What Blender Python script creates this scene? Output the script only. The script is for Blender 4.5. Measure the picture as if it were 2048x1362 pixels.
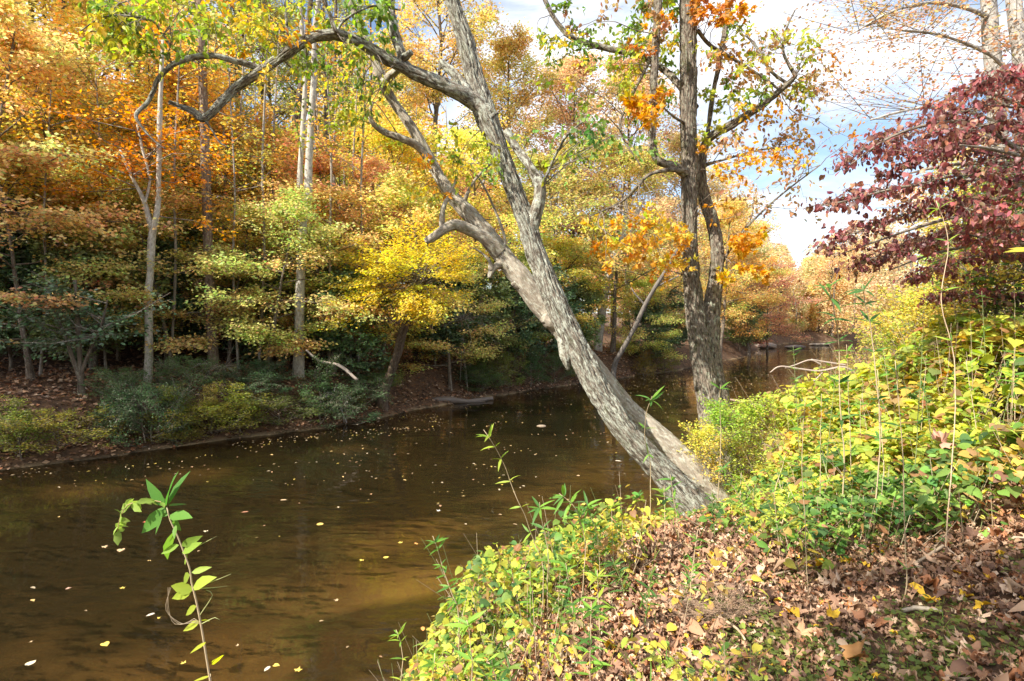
import bpy, math, random
import numpy as np
from mathutils import Vector

for o in list(bpy.data.objects):
    bpy.data.objects.remove(o, do_unlink=True)
scene = bpy.context.scene
col = scene.collection
RNG = np.random.default_rng(7)
PI = math.pi

# ------------------------------------------------------------------ camera
CAM_H = 3.0
PITCH = math.radians(1.81)
FPX = 1137.0            # focal length in pixels of a 2048 px wide frame
cd = bpy.data.cameras.new('camera')
cam = bpy.data.objects.new('camera', cd)
col.objects.link(cam)
cd.sensor_width = 36.0
cd.lens = 36.0 * FPX / 2048.0
cd.clip_start = 0.05
cd.clip_end = 3000.0
cam.location = (0, 0, CAM_H)
cam.rotation_euler = (PI / 2 - PITCH, 0, 0)
scene.camera = cam

# ------------------------------------------------------------------ sky and sun
SUN_DIR = Vector((-0.60, -0.42, 0.66)).normalized()      # towards the sun
SUN_EL = math.asin(SUN_DIR.z)
SUN_AZ = math.atan2(SUN_DIR.x, SUN_DIR.y)
w = bpy.data.worlds.new('World')
scene.world = w
w.use_nodes = True
nt = w.node_tree
nt.nodes.clear()
N = nt.nodes.new
L = nt.links.new
out = N('ShaderNodeOutputWorld')
bg = N('ShaderNodeBackground')
bg.inputs['Strength'].default_value = 0.12
sky = N('ShaderNodeTexSky')
sky.sky_type = 'NISHITA'
sky.sun_disc = False
sky.sun_elevation = SUN_EL
sky.sun_rotation = SUN_AZ
sky.air_density = 1.0
sky.dust_density = 1.2
tc = N('ShaderNodeTexCoord')
mp = N('ShaderNodeMapping')
mp.inputs['Scale'].default_value = (1.5, 1.5, 4.0)
mp.inputs['Location'].default_value = (0.3, 0.1, 0.25)
nz = N('ShaderNodeTexNoise')
nz.inputs['Scale'].default_value = 1.6
nz.inputs['Detail'].default_value = 7
nz.inputs['Roughness'].default_value = 0.58
nz.inputs['Distortion'].default_value = 0.5
cr = N('ShaderNodeValToRGB')
cr.color_ramp.elements[0].position = 0.40
cr.color_ramp.elements[1].position = 0.58
mx = N('ShaderNodeMix')
mx.data_type = 'RGBA'
mx.inputs[7].default_value = (5.5, 5.65, 6.0, 1)
L(tc.outputs['Generated'], mp.inputs['Vector'])
L(mp.outputs[0], nz.inputs['Vector'])
L(nz.outputs['Fac'], cr.inputs['Fac'])
L(cr.outputs['Color'], mx.inputs[0])
L(sky.outputs[0], mx.inputs[6])
L(mx.outputs[2], bg.inputs['Color'])
L(bg.outputs[0], out.inputs['Surface'])

sd = bpy.data.lights.new('sun', 'SUN')
sd.energy = 5.0
sd.angle = math.radians(0.53)
sd.color = (1.0, 0.93, 0.82)
sun = bpy.data.objects.new('sun', sd)
col.objects.link(sun)
sun.location = (-20, -10, 30)
sun.rotation_euler = SUN_DIR.to_track_quat('Z', 'Y').to_euler()

scene.view_settings.view_transform = 'Standard'
scene.view_settings.look = 'None'
scene.view_settings.exposure = 1.05
scene.view_settings.gamma = 1.0
scene.render.engine = 'CYCLES'
cy = scene.cycles
cy.max_bounces = 7
cy.diffuse_bounces = 3
cy.glossy_bounces = 3
cy.transmission_bounces = 4
cy.transparent_max_bounces = 8
cy.sample_clamp_indirect = 6.0
cy.caustics_reflective = False
cy.caustics_refractive = False

# ------------------------------------------------------------------ helpers
def P(px, py, Y):
    """World point seen at photo pixel (2048 x 1362) at distance Y in front of the camera."""
    a = (px - 1024.0) / FPX
    b = (681.0 - py) / FPX
    c, s = math.cos(PITCH), math.sin(PITCH)
    dx, dy, dz = a, c + b * s, b * c - s
    t = Y / dy
    return np.array([dx * t, Y, CAM_H + dz * t])

def _hash(ix, iy, iz, seed):
    h = (ix * 374761393 + iy * 668265263 + iz * 2147483647 + seed * 974634777) & 0xffffffff
    h = ((h ^ (h >> 13)) * 1274126177) & 0xffffffff
    return ((h ^ (h >> 16)) & 0xffffff) / float(0xffffff)

def vnoise(p, seed=0):
    p = np.asarray(p, float)
    i = np.floor(p).astype(np.int64)
    f = p - i
    f = f * f * (3 - 2 * f)
    x, y, z = i[..., 0], i[..., 1], i[..., 2]
    fx, fy, fz = f[..., 0], f[..., 1], f[..., 2]
    def h(a, b, c):
        return _hash(x + a, y + b, z + c, seed)
    c00 = h(0, 0, 0) * (1 - fx) + h(1, 0, 0) * fx
    c10 = h(0, 1, 0) * (1 - fx) + h(1, 1, 0) * fx
    c01 = h(0, 0, 1) * (1 - fx) + h(1, 0, 1) * fx
    c11 = h(0, 1, 1) * (1 - fx) + h(1, 1, 1) * fx
    return (c00 * (1 - fy) + c10 * fy) * (1 - fz) + (c01 * (1 - fy) + c11 * fy) * fz

def fbm(p, oct=4, seed=0):
    p = np.asarray(p, float)
    s = 0; a = 0.5; t = 0
    for k in range(oct):
        s = s + a * vnoise(p, seed + k * 17)
        t += a
        p = p * 2.03
        a *= 0.5
    return s / t

def norm(v):
    v = np.asarray(v, float)
    return v / np.maximum(np.linalg.norm(v, axis=-1, keepdims=True), 1e-9)

def smooth01(x):
    x = np.clip(x, 0, 1)
    return x * x * (3 - 2 * x)

def link(o, parent=None):
    col.objects.link(o)
    if parent is not None:
        o.parent = parent
    return o

def tag(o, label=None, cat=None, group=None, kind=None):
    if label: o['label'] = label
    if cat: o['category'] = cat
    if group: o['group'] = group
    if kind: o['kind'] = kind
    return o

def empty(name, loc=(0, 0, 0), rz=0.0, scale=1.0):
    o = bpy.data.objects.new(name, None)
    o.empty_display_size = 0.2
    o.location = loc
    o.rotation_euler = (0, 0, rz)
    o.scale = (scale, scale, scale) if not hasattr(scale, '__len__') else scale
    return link(o)

def mesh_obj(name, V, faces, mat, parent=None, col_attr=None, bc=None, smooth=False):
    """faces: list of int arrays (n, k)"""
    me = bpy.data.meshes.new(name)
    V = np.asarray(V, np.float32)
    faces = [np.asarray(f, np.int32) for f in faces if len(f)]
    me.vertices.add(len(V))
    me.vertices.foreach_set('co', V.ravel())
    loops = np.concatenate([f.ravel() for f in faces])
    tot = np.concatenate([np.full(len(f), f.shape[1], np.int32) for f in faces])
    start = np.concatenate([[0], np.cumsum(tot)[:-1]]).astype(np.int32)
    me.loops.add(len(loops))
    me.loops.foreach_set('vertex_index', loops)
    me.polygons.add(len(tot))
    me.polygons.foreach_set('loop_start', start)
    me.polygons.foreach_set('loop_total', tot)
    if smooth:
        me.polygons.foreach_set('use_smooth', np.ones(len(tot), bool))
    if col_attr is not None:
        a = me.attributes.new('Col', 'FLOAT_COLOR', 'POINT')
        c = np.ones((len(V), 4), np.float32)
        c[:, :3] = col_attr
        a.data.foreach_set('color', c.ravel())
    if bc is not None:
        a = me.attributes.new('bc', 'FLOAT_VECTOR', 'POINT')
        a.data.foreach_set('vector', np.asarray(bc, np.float32).ravel())
    me.update()
    me.validate()
    me.materials.append(mat)
    o = bpy.data.objects.new(name, me)
    return link(o, parent)

class MB:
    """collects geometry for ONE mesh"""
    def __init__(s):
        s.V = []; s.F = {}; s.C = []; s.B = []; s.n = 0
    def add(s, V, F, C=None, B=None):
        V = np.asarray(V, float)
        s.V.append(V)
        for f in (F if isinstance(F, list) else [F]):
            f = np.asarray(f)
            if len(f):
                s.F.setdefault(f.shape[1], []).append(f + s.n)
        s.C.append(np.broadcast_to(np.asarray((1, 1, 1) if C is None else C, float), (len(V), 3)))
        s.B.append(V if B is None else B)
        s.n += len(V)
    def tube(s, pts, rad, n=8, C=None, step=None, cap=True, bump=0.0, seed=0, freq=(14, 14, 3)):
        pts = np.asarray(pts, float); rad = np.asarray(rad, float)
        if step:
            pts, rad = resample(pts, rad, step)
        m = len(pts)
        T = norm(np.gradient(pts, axis=0))
        up = np.array([0, 1, 0.0]) if abs(T[0][1]) < 0.8 else np.array([1.0, 0, 0])
        U = np.zeros((m, 3))
        u = up - T[0] * up.dot(T[0])
        u /= np.linalg.norm(u)
        for i in range(m):
            u = u - T[i] * u.dot(T[i])
            u /= max(np.linalg.norm(u), 1e-9)
            U[i] = u
        W = np.cross(T, U)
        a = np.arange(n) * 2 * PI / n
        ca, sa = np.cos(a), np.sin(a)
        ln = np.concatenate([[0], np.cumsum(np.linalg.norm(np.diff(pts, axis=0), axis=1))])
        rr = np.repeat(rad[:, None], n, 1)
        r0 = max(rad.max(), 0.02)
        B = np.stack([np.broadcast_to(ca * r0, (m, n)), np.broadcast_to(sa * r0, (m, n)), np.broadcast_to(ln[:, None], (m, n))], -1) + seed * 3.7
        if bump:
            q = B * np.array(freq)
            q = q + 1.2 * (fbm(B * 6, 2, seed + 5)[..., None] - .5)
            rid = 1 - 2 * np.abs(vnoise(q, seed) - 0.5)
            rid2 = 1 - 2 * np.abs(vnoise(q * 2.1, seed + 3) - 0.5)
            plate = fbm(q * np.array([.9, .9, 2.2]), 2, seed + 4) - .5
            lump = fbm(B * np.array([3, 3, 1.8]), 2, seed + 9) - 0.5
            rr = rr + bump * ((rid ** 4) * -1.3 + 0.3 * rid2 + .9 * plate + 1.8 * lump + .2)
        V = pts[:, None, :] + rr[..., None] * (ca[None, :, None] * U[:, None, :] + sa[None, :, None] * W[:, None, :])
        i = np.arange(m - 1)[:, None] * n
        j = np.arange(n)[None, :]
        j2 = (j + 1) % n
        Q = np.stack([i + j, i + j2, i + n + j2, i + n + j], -1).reshape(-1, 4)
        V = V.reshape(-1, 3); B = B.reshape(-1, 3)
        F = [Q]
        if cap:
            V = np.vstack([V, pts[-1] + T[-1] * rad[-1] * 0.15])
            B = np.vstack([B, B[-1]])
            k = (m - 1) * n
            jj = np.arange(n)
            F.append(np.stack([k + jj, k + (jj + 1) % n, np.full(n, m * n)], -1))
        s.add(V, F, C, B)
    def sticks(s, S, E, r0, r1, C=None):
        """vectorised 3-sided sticks from S to E"""
        S = np.asarray(S, float); E = np.asarray(E, float)
        if not len(S): return
        d = norm(E - S)
        a = norm(np.cross(d, np.array([0.31, 0.77, 0.55])))
        b = np.cross(d, a)
        r0 = np.broadcast_to(np.asarray(r0, float), (len(S),))[:, None]
        r1 = np.broadcast_to(np.asarray(r1, float), (len(S),))[:, None]
        R = []
        for base, r in ((S, r0), (E, r1)):
            for k in range(3):
                t = k * 2 * PI / 3
                R.append(base + r * (math.cos(t) * a + math.sin(t) * b))
        V = np.stack(R, 1).reshape(-1, 3)
        i = (np.arange(len(S)) * 6)[:, None]
        Q = np.concatenate([i + np.array([[k, (k + 1) % 3, 3 + (k + 1) % 3, 3 + k]]) for k in range(3)], 0)
        if C is not None and np.ndim(C) == 2:
            C = np.repeat(C, 6, 0)
        s.add(V, Q, C)
    def leaves(s, pos, d, n, size, C, tmpl):
        """tmpl = (verts (k,3), [face arrays]) or a list of them"""
        if isinstance(tmpl, list):
            idx = RNG.integers(0, len(tmpl), len(pos))
            size = np.broadcast_to(np.asarray(size, float), (len(pos),))
            C = np.broadcast_to(np.asarray(C, float), (len(pos), 3))
            for k, t in enumerate(tmpl):
                q = idx == k
                if q.any():
                    s.leaves(pos[q], d[q], n[q], size[q], C[q], t)
            return
        T, F = tmpl
        pos = np.asarray(pos, float)
        M = len(pos)
        if M == 0: return
        X = norm(d)
        Z = norm(n - X * (n * X).sum(-1, keepdims=True))
        Yv = np.cross(Z, X)
        size = np.broadcast_to(np.asarray(size, float), (M,))
        Bs = np.stack([X, Yv, Z], 1)                       # M,3(axis),3
        V = pos[:, None, :] + size[:, None, None] * np.einsum('ka,mac->mkc', T, Bs)
        k = len(T)
        off = (np.arange(M) * k)[:, None, None]
        FF = [(f[None] + off).reshape(-1, f.shape[1]) for f in F]
        C = np.broadcast_to(np.asarray(C, float), (M, 3))
        s.add(V.reshape(-1, 3), FF, np.repeat(C, k, 0))
    def build(s, name, mat, parent=None, smooth=False, bc=False):
        return mesh_obj(name, np.concatenate(s.V), [np.concatenate(f) for f in s.F.values()], mat, parent,
                        np.concatenate(s.C), np.concatenate(s.B) if bc else None, smooth)

def resample(pts, rad, step):
    pts = np.asarray(pts, float); rad = np.asarray(rad, float)
    P4 = np.vstack([2 * pts[0] - pts[1], pts, 2 * pts[-1] - pts[-2]])
    R4 = np.concatenate([[rad[0]], rad, [rad[-1]]])
    O, R = [], []
    for i in range(1, len(P4) - 2):
        p0, p1, p2, p3 = P4[i - 1:i + 3]
        n = max(1, int(np.ceil(np.linalg.norm(p2 - p1) / step)))
        t = (np.arange(n) / n)[:, None]
        O.append(0.5 * (2 * p1 + (p2 - p0) * t + (2 * p0 - 5 * p1 + 4 * p2 - p3) * t ** 2 + (3 * p1 - p0 - 3 * p2 + p3) * t ** 3))
        tt = smooth01(t[:, 0])
        R.append(R4[i] * (1 - tt) + R4[i + 1] * tt)
    O.append(pts[-1:]); R.append(rad[-1:])
    return np.vstack(O), np.concatenate(R)

# ------------------------------------------------------------------ leaf shapes
def A(x): return np.array(x, float)
def I(x): return np.array(x, int)
DIAMOND = (A([[0, 0, 0], [.45, .32, .07], [1, 0, -.05], [.5, -.32, .07]]), [I([[0, 3, 2, 1]])])
OVAL = (A([[0, 0, 0], [.5, 0, -.03], [1, 0, -.14], [.2, .22, .05], [.62, .25, .02], [.2, -.22, .05], [.62, -.25, .02]]),
        [I([[0, 1, 4, 3], [0, 5, 6, 1]]), I([[1, 2, 4], [1, 6, 2]])])
def heart(fold, curl, wav):
    r = [(0, 0), (-.12, .2), (.02, .4), (.3, .47), (.62, .36), (.85, .16), (1.05, 0)]
    V = [(.0, 0, 0), (.5, 0, -.02), (1.05, 0, -curl)]
    L_, R_ = [], []
    for k, (x, y) in enumerate(r[1:-1]):
        z = fold * y + wav * math.sin(k * 2.1) - curl * x * x
        L_.append((x, y, z)); R_.append((x, -y, z + wav * .6))
    V = V + L_ + R_
    F = []
    l = list(range(3, 8)); q = list(range(8, 13))
    tri = [(0, l[1], l[0]), (0, 1, l[1]), (1, l[2], l[1]), (1, l[3], l[2]), (1, l[4], l[3]), (1, 2, l[4])]
    tri += [(0, q[0], q[1]), (0, q[1], 1), (1, q[1], q[2]), (1, q[2], q[3]), (1, q[3], q[4]), (1, q[4], 2)]
    return (A(V), [I(tri)])
HEART = [heart(.25, .15, .03), heart(-.15, .3, .05), heart(.4, .05, .02)]
def lance(droop, wd=.1):
    V = [(0, 0, 0)]
    for x, y in ((.18, wd * .75), (.42, wd), (.72, wd * .62)):
        z = -droop * x * x
        V += [(x, 0, z - .015), (x, y, z + .01), (x, -y, z + .01)]
    V.append((1, 0, -droop))
    F3 = [(0, 1, 2), (0, 3, 1), (7, 10, 8), (7, 9, 10)]
    F4 = []
    for a, b in ((1, 4), (4, 7)):
        F4 += [(a, b, b + 1, a + 1), (a, a + 2, b + 2, b)]
    return (A(V), [I(F3), I(F4)])
LANCE = [lance(.1), lance(.45), lance(.25, .08)]
BROADLANCE = [lance(.12, .15), lance(.3, .17)]
def maple(curl, seed, lob=5):
    rg = np.random.default_rng(seed)
    ang, rad = [], []
    lobes = [(-2.15, .5), (-1.1, .82), (0, 1.0), (1.1, .82), (2.15, .5)]
    ang.append(-PI + .12); rad.append(.12)
    for k, (a, r) in enumerate(lobes):
        ang += [a - .30, a - .1, a, a + .1, a + .30]
        rad += [r * .60, r * .68, r, r * .68, r * .60]
        if k < 4:
            ang.append(a + .54); rad.append(.36)
    ang.append(PI - .12); rad.append(.12)
    ang = A(ang); rad = A(rad) * (1 + rg.normal(0, .05, len(ang)))
    x, y = rad * np.cos(ang) * .55 + .35, rad * np.sin(ang) * .55
    cx, cy_ = rg.normal(0, 1), rg.normal(0, 1)
    z = curl * ((x - .35) ** 2 * abs(cx) + y ** 2 * cy_) * 1.4 + curl * .15 * np.sin(ang * 3 + cx)
    V = np.vstack([[.35, 0, 0], np.stack([x, y, z], -1)])
    m = len(ang)
    F = [(0, k, k % m + 1) for k in range(1, m + 1)]
    return (V, [I(F)])
MAPLE = [maple(.5, 1), maple(.9, 2), maple(1.3, 3), maple(.7, 4)]
CURLED = [maple(1.4, 5), maple(.9, 6), maple(2.0, 7), maple(.5, 8), maple(.8, 9), (OVAL[0] * A([1, 1, 3]), OVAL[1])]

# ------------------------------------------------------------------ materials
def new_mat(name):
    m = bpy.data.materials.new(name)
    m.use_nodes = True
    nt = m.node_tree
    nt.nodes.clear()
    return m, nt, nt.nodes.new, nt.links.new

def mixrgb(nt, mode, a=None, b=None, fac=1.0):
    n = nt.nodes.new('ShaderNodeMix'); n.data_type = 'RGBA'; n.blend_type = mode
    n.inputs[0].default_value = fac
    return n

def leaf_mat(name, trans=0.45, rough=0.5, gloss=0.35, obj_tint=True):
    m, nt, N, L = new_mat(name)
    out = N('ShaderNodeOutputMaterial')
    at = N('ShaderNodeAttribute'); at.attribute_name = 'Col'
    src = at.outputs['Color']
    if obj_tint:
        oi = N('ShaderNodeObjectInfo')
        mu = mixrgb(nt, 'MULTIPLY')
        L(src, mu.inputs[6]); L(oi.outputs['Color'], mu.inputs[7])
        src = mu.outputs[2]
    pr = N('ShaderNodeBsdfPrincipled')
    pr.inputs['Roughness'].default_value = rough
    pr.inputs['Specular IOR Level'].default_value = gloss
    L(src, pr.inputs['Base Color'])
    tr = N('ShaderNodeBsdfTranslucent')
    hs = N('ShaderNodeHueSaturation')
    hs.inputs['Saturation'].default_value = 1.1
    hs.inputs['Value'].default_value = 1.15
    L(src, hs.inputs['Color']); L(hs.outputs[0], tr.inputs['Color'])
    mx = N('ShaderNodeMixShader'); mx.inputs[0].default_value = trans
    L(pr.outputs[0], mx.inputs[1]); L(tr.outputs[0], mx.inputs[2])
    L(mx.outputs[0], out.inputs['Surface'])
    return m

M_LEAF = leaf_mat('autumn_foliage', .5)
M_WAXY = leaf_mat('waxy_evergreen_leaf', .15, .3, .6)
M_DRY = leaf_mat('dry_fallen_leaf', .15, .7, .2, False)
M_FLOAT = leaf_mat('floating_leaf', .1, .5, .4, True)

def bark_mat(name, dark, light, lichen=(.42, .46, .36), amt=.5, moss=(.10, .11, .03), fur=(22, 22, 5), bump=.5):
    m, nt, N, L = new_mat(name)
    out = N('ShaderNodeOutputMaterial')
    at = N('ShaderNodeAttribute'); at.attribute_name = 'bc'
    mp = N('ShaderNodeMapping'); mp.inputs['Scale'].default_value = fur
    L(at.outputs['Vector'], mp.inputs['Vector'])
    n1 = N('ShaderNodeTexNoise'); n1.inputs['Scale'].default_value = 1; n1.inputs['Detail'].default_value = 6; n1.inputs['Roughness'].default_value = .65
    n1.inputs['Distortion'].default_value = .4
    L(mp.outputs[0], n1.inputs['Vector'])
    r1 = N('ShaderNodeValToRGB')
    r1.color_ramp.elements[0].position = .38; r1.color_ramp.elements[1].position = .62
    r1.color_ramp.elements[0].color = (*dark, 1); r1.color_ramp.elements[1].color = (*light, 1)
    L(n1.outputs['Fac'], r1.inputs['Fac'])
    n2 = N('ShaderNodeTexNoise'); n2.inputs['Scale'].default_value = 1; n2.inputs['Detail'].default_value = 8; n2.inputs['Roughness'].default_value = .78
    mp2 = N('ShaderNodeMapping'); mp2.inputs['Scale'].default_value = (15, 15, 11)
    L(at.outputs['Vector'], mp2.inputs['Vector']); L(mp2.outputs[0], n2.inputs['Vector'])
    r2 = N('ShaderNodeValToRGB')
    r2.color_ramp.elements[0].position = .58 - amt * .18; r2.color_ramp.elements[1].position = .70 - amt * .18
    L(n2.outputs['Fac'], r2.inputs['Fac'])
    m1 = mixrgb(nt, 'MIX'); m1.inputs[7].default_value = (*lichen, 1)
    L(r2.outputs['Color'], m1.inputs[0]); L(r1.outputs['Color'], m1.inputs[6])
    n3 = N('ShaderNodeTexNoise'); n3.inputs['Scale'].default_value = 3.1; n3.inputs['Detail'].default_value = 5; n3.inputs['Roughness'].default_value = .7
    L(at.outputs['Vector'], n3.inputs['Vector'])
    r3 = N('ShaderNodeValToRGB')
    r3.color_ramp.elements[0].position = .57; r3.color_ramp.elements[1].position = .68
    r3.color_ramp.elements[1].color = (.6, .6, .6, 1)
    L(n3.outputs['Fac'], r3.inputs['Fac'])
    m2 = mixrgb(nt, 'MIX'); m2.inputs[7].default_value = (*moss, 1)
    L(r3.outputs['Color'], m2.inputs[0]); L(m1.outputs[2], m2.inputs[6])
    oi = N('ShaderNodeObjectInfo')
    m3 = mixrgb(nt, 'MULTIPLY')
    L(m2.outputs[2], m3.inputs[6]); L(oi.outputs['Color'], m3.inputs[7])
    pr = N('ShaderNodeBsdfPrincipled'); pr.inputs['Roughness'].default_value = .9
    pr.inputs['Specular IOR Level'].default_value = .2
    L(m3.outputs[2], pr.inputs['Base Color'])
    ad = N('ShaderNodeMath'); ad.operation = 'ADD'
    L(n1.outputs['Fac'], ad.inputs[0]); L(n2.outputs['Fac'], ad.inputs[1])
    bp = N('ShaderNodeBump'); bp.inputs['Strength'].default_value = bump; bp.inputs['Distance'].default_value = .03
    L(ad.outputs[0], bp.inputs['Height']); L(bp.outputs[0], pr.inputs['Normal'])
    L(pr.outputs[0], out.inputs['Surface'])
    return m

M_BARK = bark_mat('furrowed_lichen_bark', (.05, .038, .028), (.30, .255, .20), (.52, .54, .45), .62, moss=(.08, .09, .03), fur=(32, 32, 6), bump=1.0)
M_BARK2 = bark_mat('smooth_grey_bark', (.20, .165, .125), (.40, .345, .275), (.52, .52, .43), .45, fur=(9, 9, 5), bump=.45)
M_BARK3 = bark_mat('plated_grey_bark', (.04, .03, .022), (.33, .27, .21), (.42, .45, .35), .34, fur=(34, 34, 13), bump=1.0)
M_FARBARK = bark_mat('forest_bark', (.10, .08, .065), (.24, .20, .165), (.42, .43, .36), .35, fur=(12, 12, 3), bump=.5)
M_PALEBARK = bark_mat('pale_poplar_bark', (.34, .32, .29), (.62, .60, .56), (.70, .70, .66), .5, moss=(.25, .25, .2), fur=(7, 7, 6), bump=.3)
M_TWIG = bark_mat('twig_bark', (.12, .09, .07), (.30, .25, .20), (.4, .42, .34), .3, fur=(9, 9, 5), bump=.2)

def simple_attr_mat(name, rough=.8):
    m, nt, N, L = new_mat(name)
    out = N('ShaderNodeOutputMaterial')
    at = N('ShaderNodeAttribute'); at.attribute_name = 'Col'
    tcn = N('ShaderNodeTexCoord')
    n1 = N('ShaderNodeTexNoise'); n1.inputs['Scale'].default_value = 60; n1.inputs['Detail'].default_value = 3
    L(tcn.outputs['Object'], n1.inputs['Vector'])
    r = N('ShaderNodeMapRange'); r.inputs[3].default_value = .6; r.inputs[4].default_value = 1.35
    L(n1.outputs['Fac'], r.inputs[0])
    mu = N('ShaderNodeVectorMath'); mu.operation = 'SCALE'
    L(at.outputs['Color'], mu.inputs[0]); L(r.outputs[0], mu.inputs['Scale'])
    pr = N('ShaderNodeBsdfPrincipled'); pr.inputs['Roughness'].default_value = rough
    L(mu.outputs[0], pr.inputs['Base Color'])
    L(pr.outputs[0], out.inputs['Surface'])
    return m
M_STEM = simple_attr_mat('plant_stem', .6)
M_ROCK = simple_attr_mat('river_rock', .7)

def ground_mat(name, c0, c1, c2, scale=6):
    m, nt, N, L = new_mat(name)
    out = N('ShaderNodeOutputMaterial')
    tcn = N('ShaderNodeTexCoord')
    n1 = N('ShaderNodeTexNoise'); n1.inputs['Scale'].default_value = scale; n1.inputs['Detail'].default_value = 10; n1.inputs['Roughness'].default_value = .7
    L(tcn.outputs['Object'], n1.inputs['Vector'])
    r = N('ShaderNodeValToRGB')
    r.color_ramp.elements[0].position = .35; r.color_ramp.elements[0].color = (*c0, 1)
    r.color_ramp.elements[1].position = .66; r.color_ramp.elements[1].color = (*c2, 1)
    e = r.color_ramp.elements.new(.5); e.color = (*c1, 1)
    L(n1.outputs['Fac'], r.inputs['Fac'])
    v = N('ShaderNodeTexVoronoi'); v.inputs['Scale'].default_value = scale * 3
    L(tcn.outputs['Object'], v.inputs['Vector'])
    mu = mixrgb(nt, 'MIX', fac=.0)
    L(r.outputs['Color'], mu.inputs[6]); L(v.outputs['Color'], mu.inputs[7])
    pr = N('ShaderNodeBsdfPrincipled'); pr.inputs['Roughness'].default_value = .95
    pr.inputs['Specular IOR Level'].default_value = .15
    L(mu.outputs[2], pr.inputs['Base Color'])
    ad = N('ShaderNodeMath'); ad.operation = 'ADD'
    L(n1.outputs['Fac'], ad.inputs[0]); L(v.outputs['Distance'], ad.inputs[1])
    bp = N('ShaderNodeBump'); bp.inputs['Strength'].default_value = .7; bp.inputs['Distance'].default_value = .06
    L(ad.outputs[0], bp.inputs['Height']); L(bp.outputs[0], pr.inputs['Normal'])
    L(pr.outputs[0], out.inputs['Surface'])
    return m
M_GROUND = ground_mat('leafy_soil', (.035, .022, .013), (.10, .055, .028), (.20, .11, .055))

# ------------------------------------------------------------------ river course and terrain
FAR = A([(-60, -22), (-45, -8), (-30, 1), (-16, 8.2), (-10.4, 11.4), (-7.7, 13.6), (-4.9, 16.4), (-3.0, 19.6), (-0.5, 23.3), (4.0, 28.2),
         (12.5, 38), (22, 52), (29, 66), (39.5, 82), (62, 99), (120, 116)])
NEAR = A([(-60, -45), (-30, -22), (-14, -12), (-5, -5), (-2.6, -1), (-1.7, 1.5), (-1.15, 3.6), (-0.75, 5.0), (-0.1, 6.3), (1.2, 7.2), (2.6, 8.0), (4.1, 10.2),
          (6.2, 14), (10, 20), (15, 27), (21.5, 35), (31, 48), (42, 60), (58, 75), (84, 88), (140, 102)])

def sdist(x, y, PL):
    """signed distance, positive to the left of the polyline's travel"""
    x = np.asarray(x, float); y = np.asarray(y, float)
    best = np.full(x.shape, 1e18); sg = np.ones(x.shape)
    for (ax, ay), (bx, by) in zip(PL[:-1], PL[1:]):
        dx, dy = bx - ax, by - ay
        t = np.clip(((x - ax) * dx + (y - ay) * dy) / (dx * dx + dy * dy), 0, 1)
        qx, qy = ax + t * dx, ay + t * dy
        d2 = (x - qx) ** 2 + (y - qy) ** 2
        cr_ = dx * (y - ay) - dy * (x - ax)
        m = d2 < best
        best = np.where(m, d2, best)
        sg = np.where(m, np.sign(cr_), sg)
    return np.sqrt(best) * sg

def n2(x, y, f, seed=0, o=3):
    return fbm(np.stack([x * f, y * f, np.zeros_like(x) + seed], -1), o, seed) - .5

def height(x, y):
    x = np.atleast_1d(np.asarray(x, float)); y = np.atleast_1d(np.asarray(y, float))
    dF = sdist(x, y, FAR) + 1.0 * n2(x, y, .35, 3) * np.clip(y / 15, 0, 1)
    dN = -sdist(x, y, NEAR) + .35 * n2(x, y, .9, 5)
    # far side
    s = smooth01
    slope = .30 - .17 * s((y - 35) / 40)
    slope = slope - .1 * s((x + 2) / 12)
    hf = .25 * s(dF / .5) + .95 * s((dF - .5) / 1.1) + .35 * s((dF - 1.5) / 2.5) + slope * np.maximum(dF - 4.5, 0) ** 1.0 * s((dF - 4) / 5)
    hf = np.where(dF > 60, hf[...] * 1.0, hf)
    hf = 22 * np.tanh(hf / 22) + .35 * n2(x, y, .5, 11) * s(dF / 2)
    rgt = s((x - 1.5) / 5)
    hn = .55 * s(dN / .7) + .55 * s((dN - .7) / 1.3) + .28 * s((dN - 1.6) / 2.5) + rgt * .28 * np.clip(dN - 1, 0, 12)
    hn = hn * (1 - .62 * s((y - 7.5) / 7))
    hn = 9 * np.tanh(hn / 9) + .12 * n2(x, y, 1.3, 13) * s(dN / 2)
    dep = np.minimum(-dF, -dN)
    bed = -.06 - .42 * s(dep / 2.4) - .10 * n2(x, y, .55, 21) - .30 * s((-dN - 3.2) / 4)
    h = np.where(dF > 0, hf, np.where(dN > 0, hn, bed))
    return h

def gz(x, y): return float(height(x, y)[0])

def graded(a, lim, n, c=0.0):
    u = np.linspace(-math.asinh((lim + c) / a), math.asinh((lim - c) / a), n)
    return a * np.sinh(u) + c
gx = graded(5.0, 420, 430, 1.0)
gy = graded(5.5, 420, 430, 4.5)
GX, GY = np.meshgrid(gx, gy)
GZ = height(GX.ravel(), GY.ravel())
V = np.stack([GX.ravel(), GY.ravel(), GZ], -1)
nx, ny = len(gx), len(gy)
i = (np.arange(ny - 1)[:, None] * nx + np.arange(nx - 1)[None]).ravel()
Q = np.stack([i, i + 1, i + nx + 1, i + nx], -1)

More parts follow.
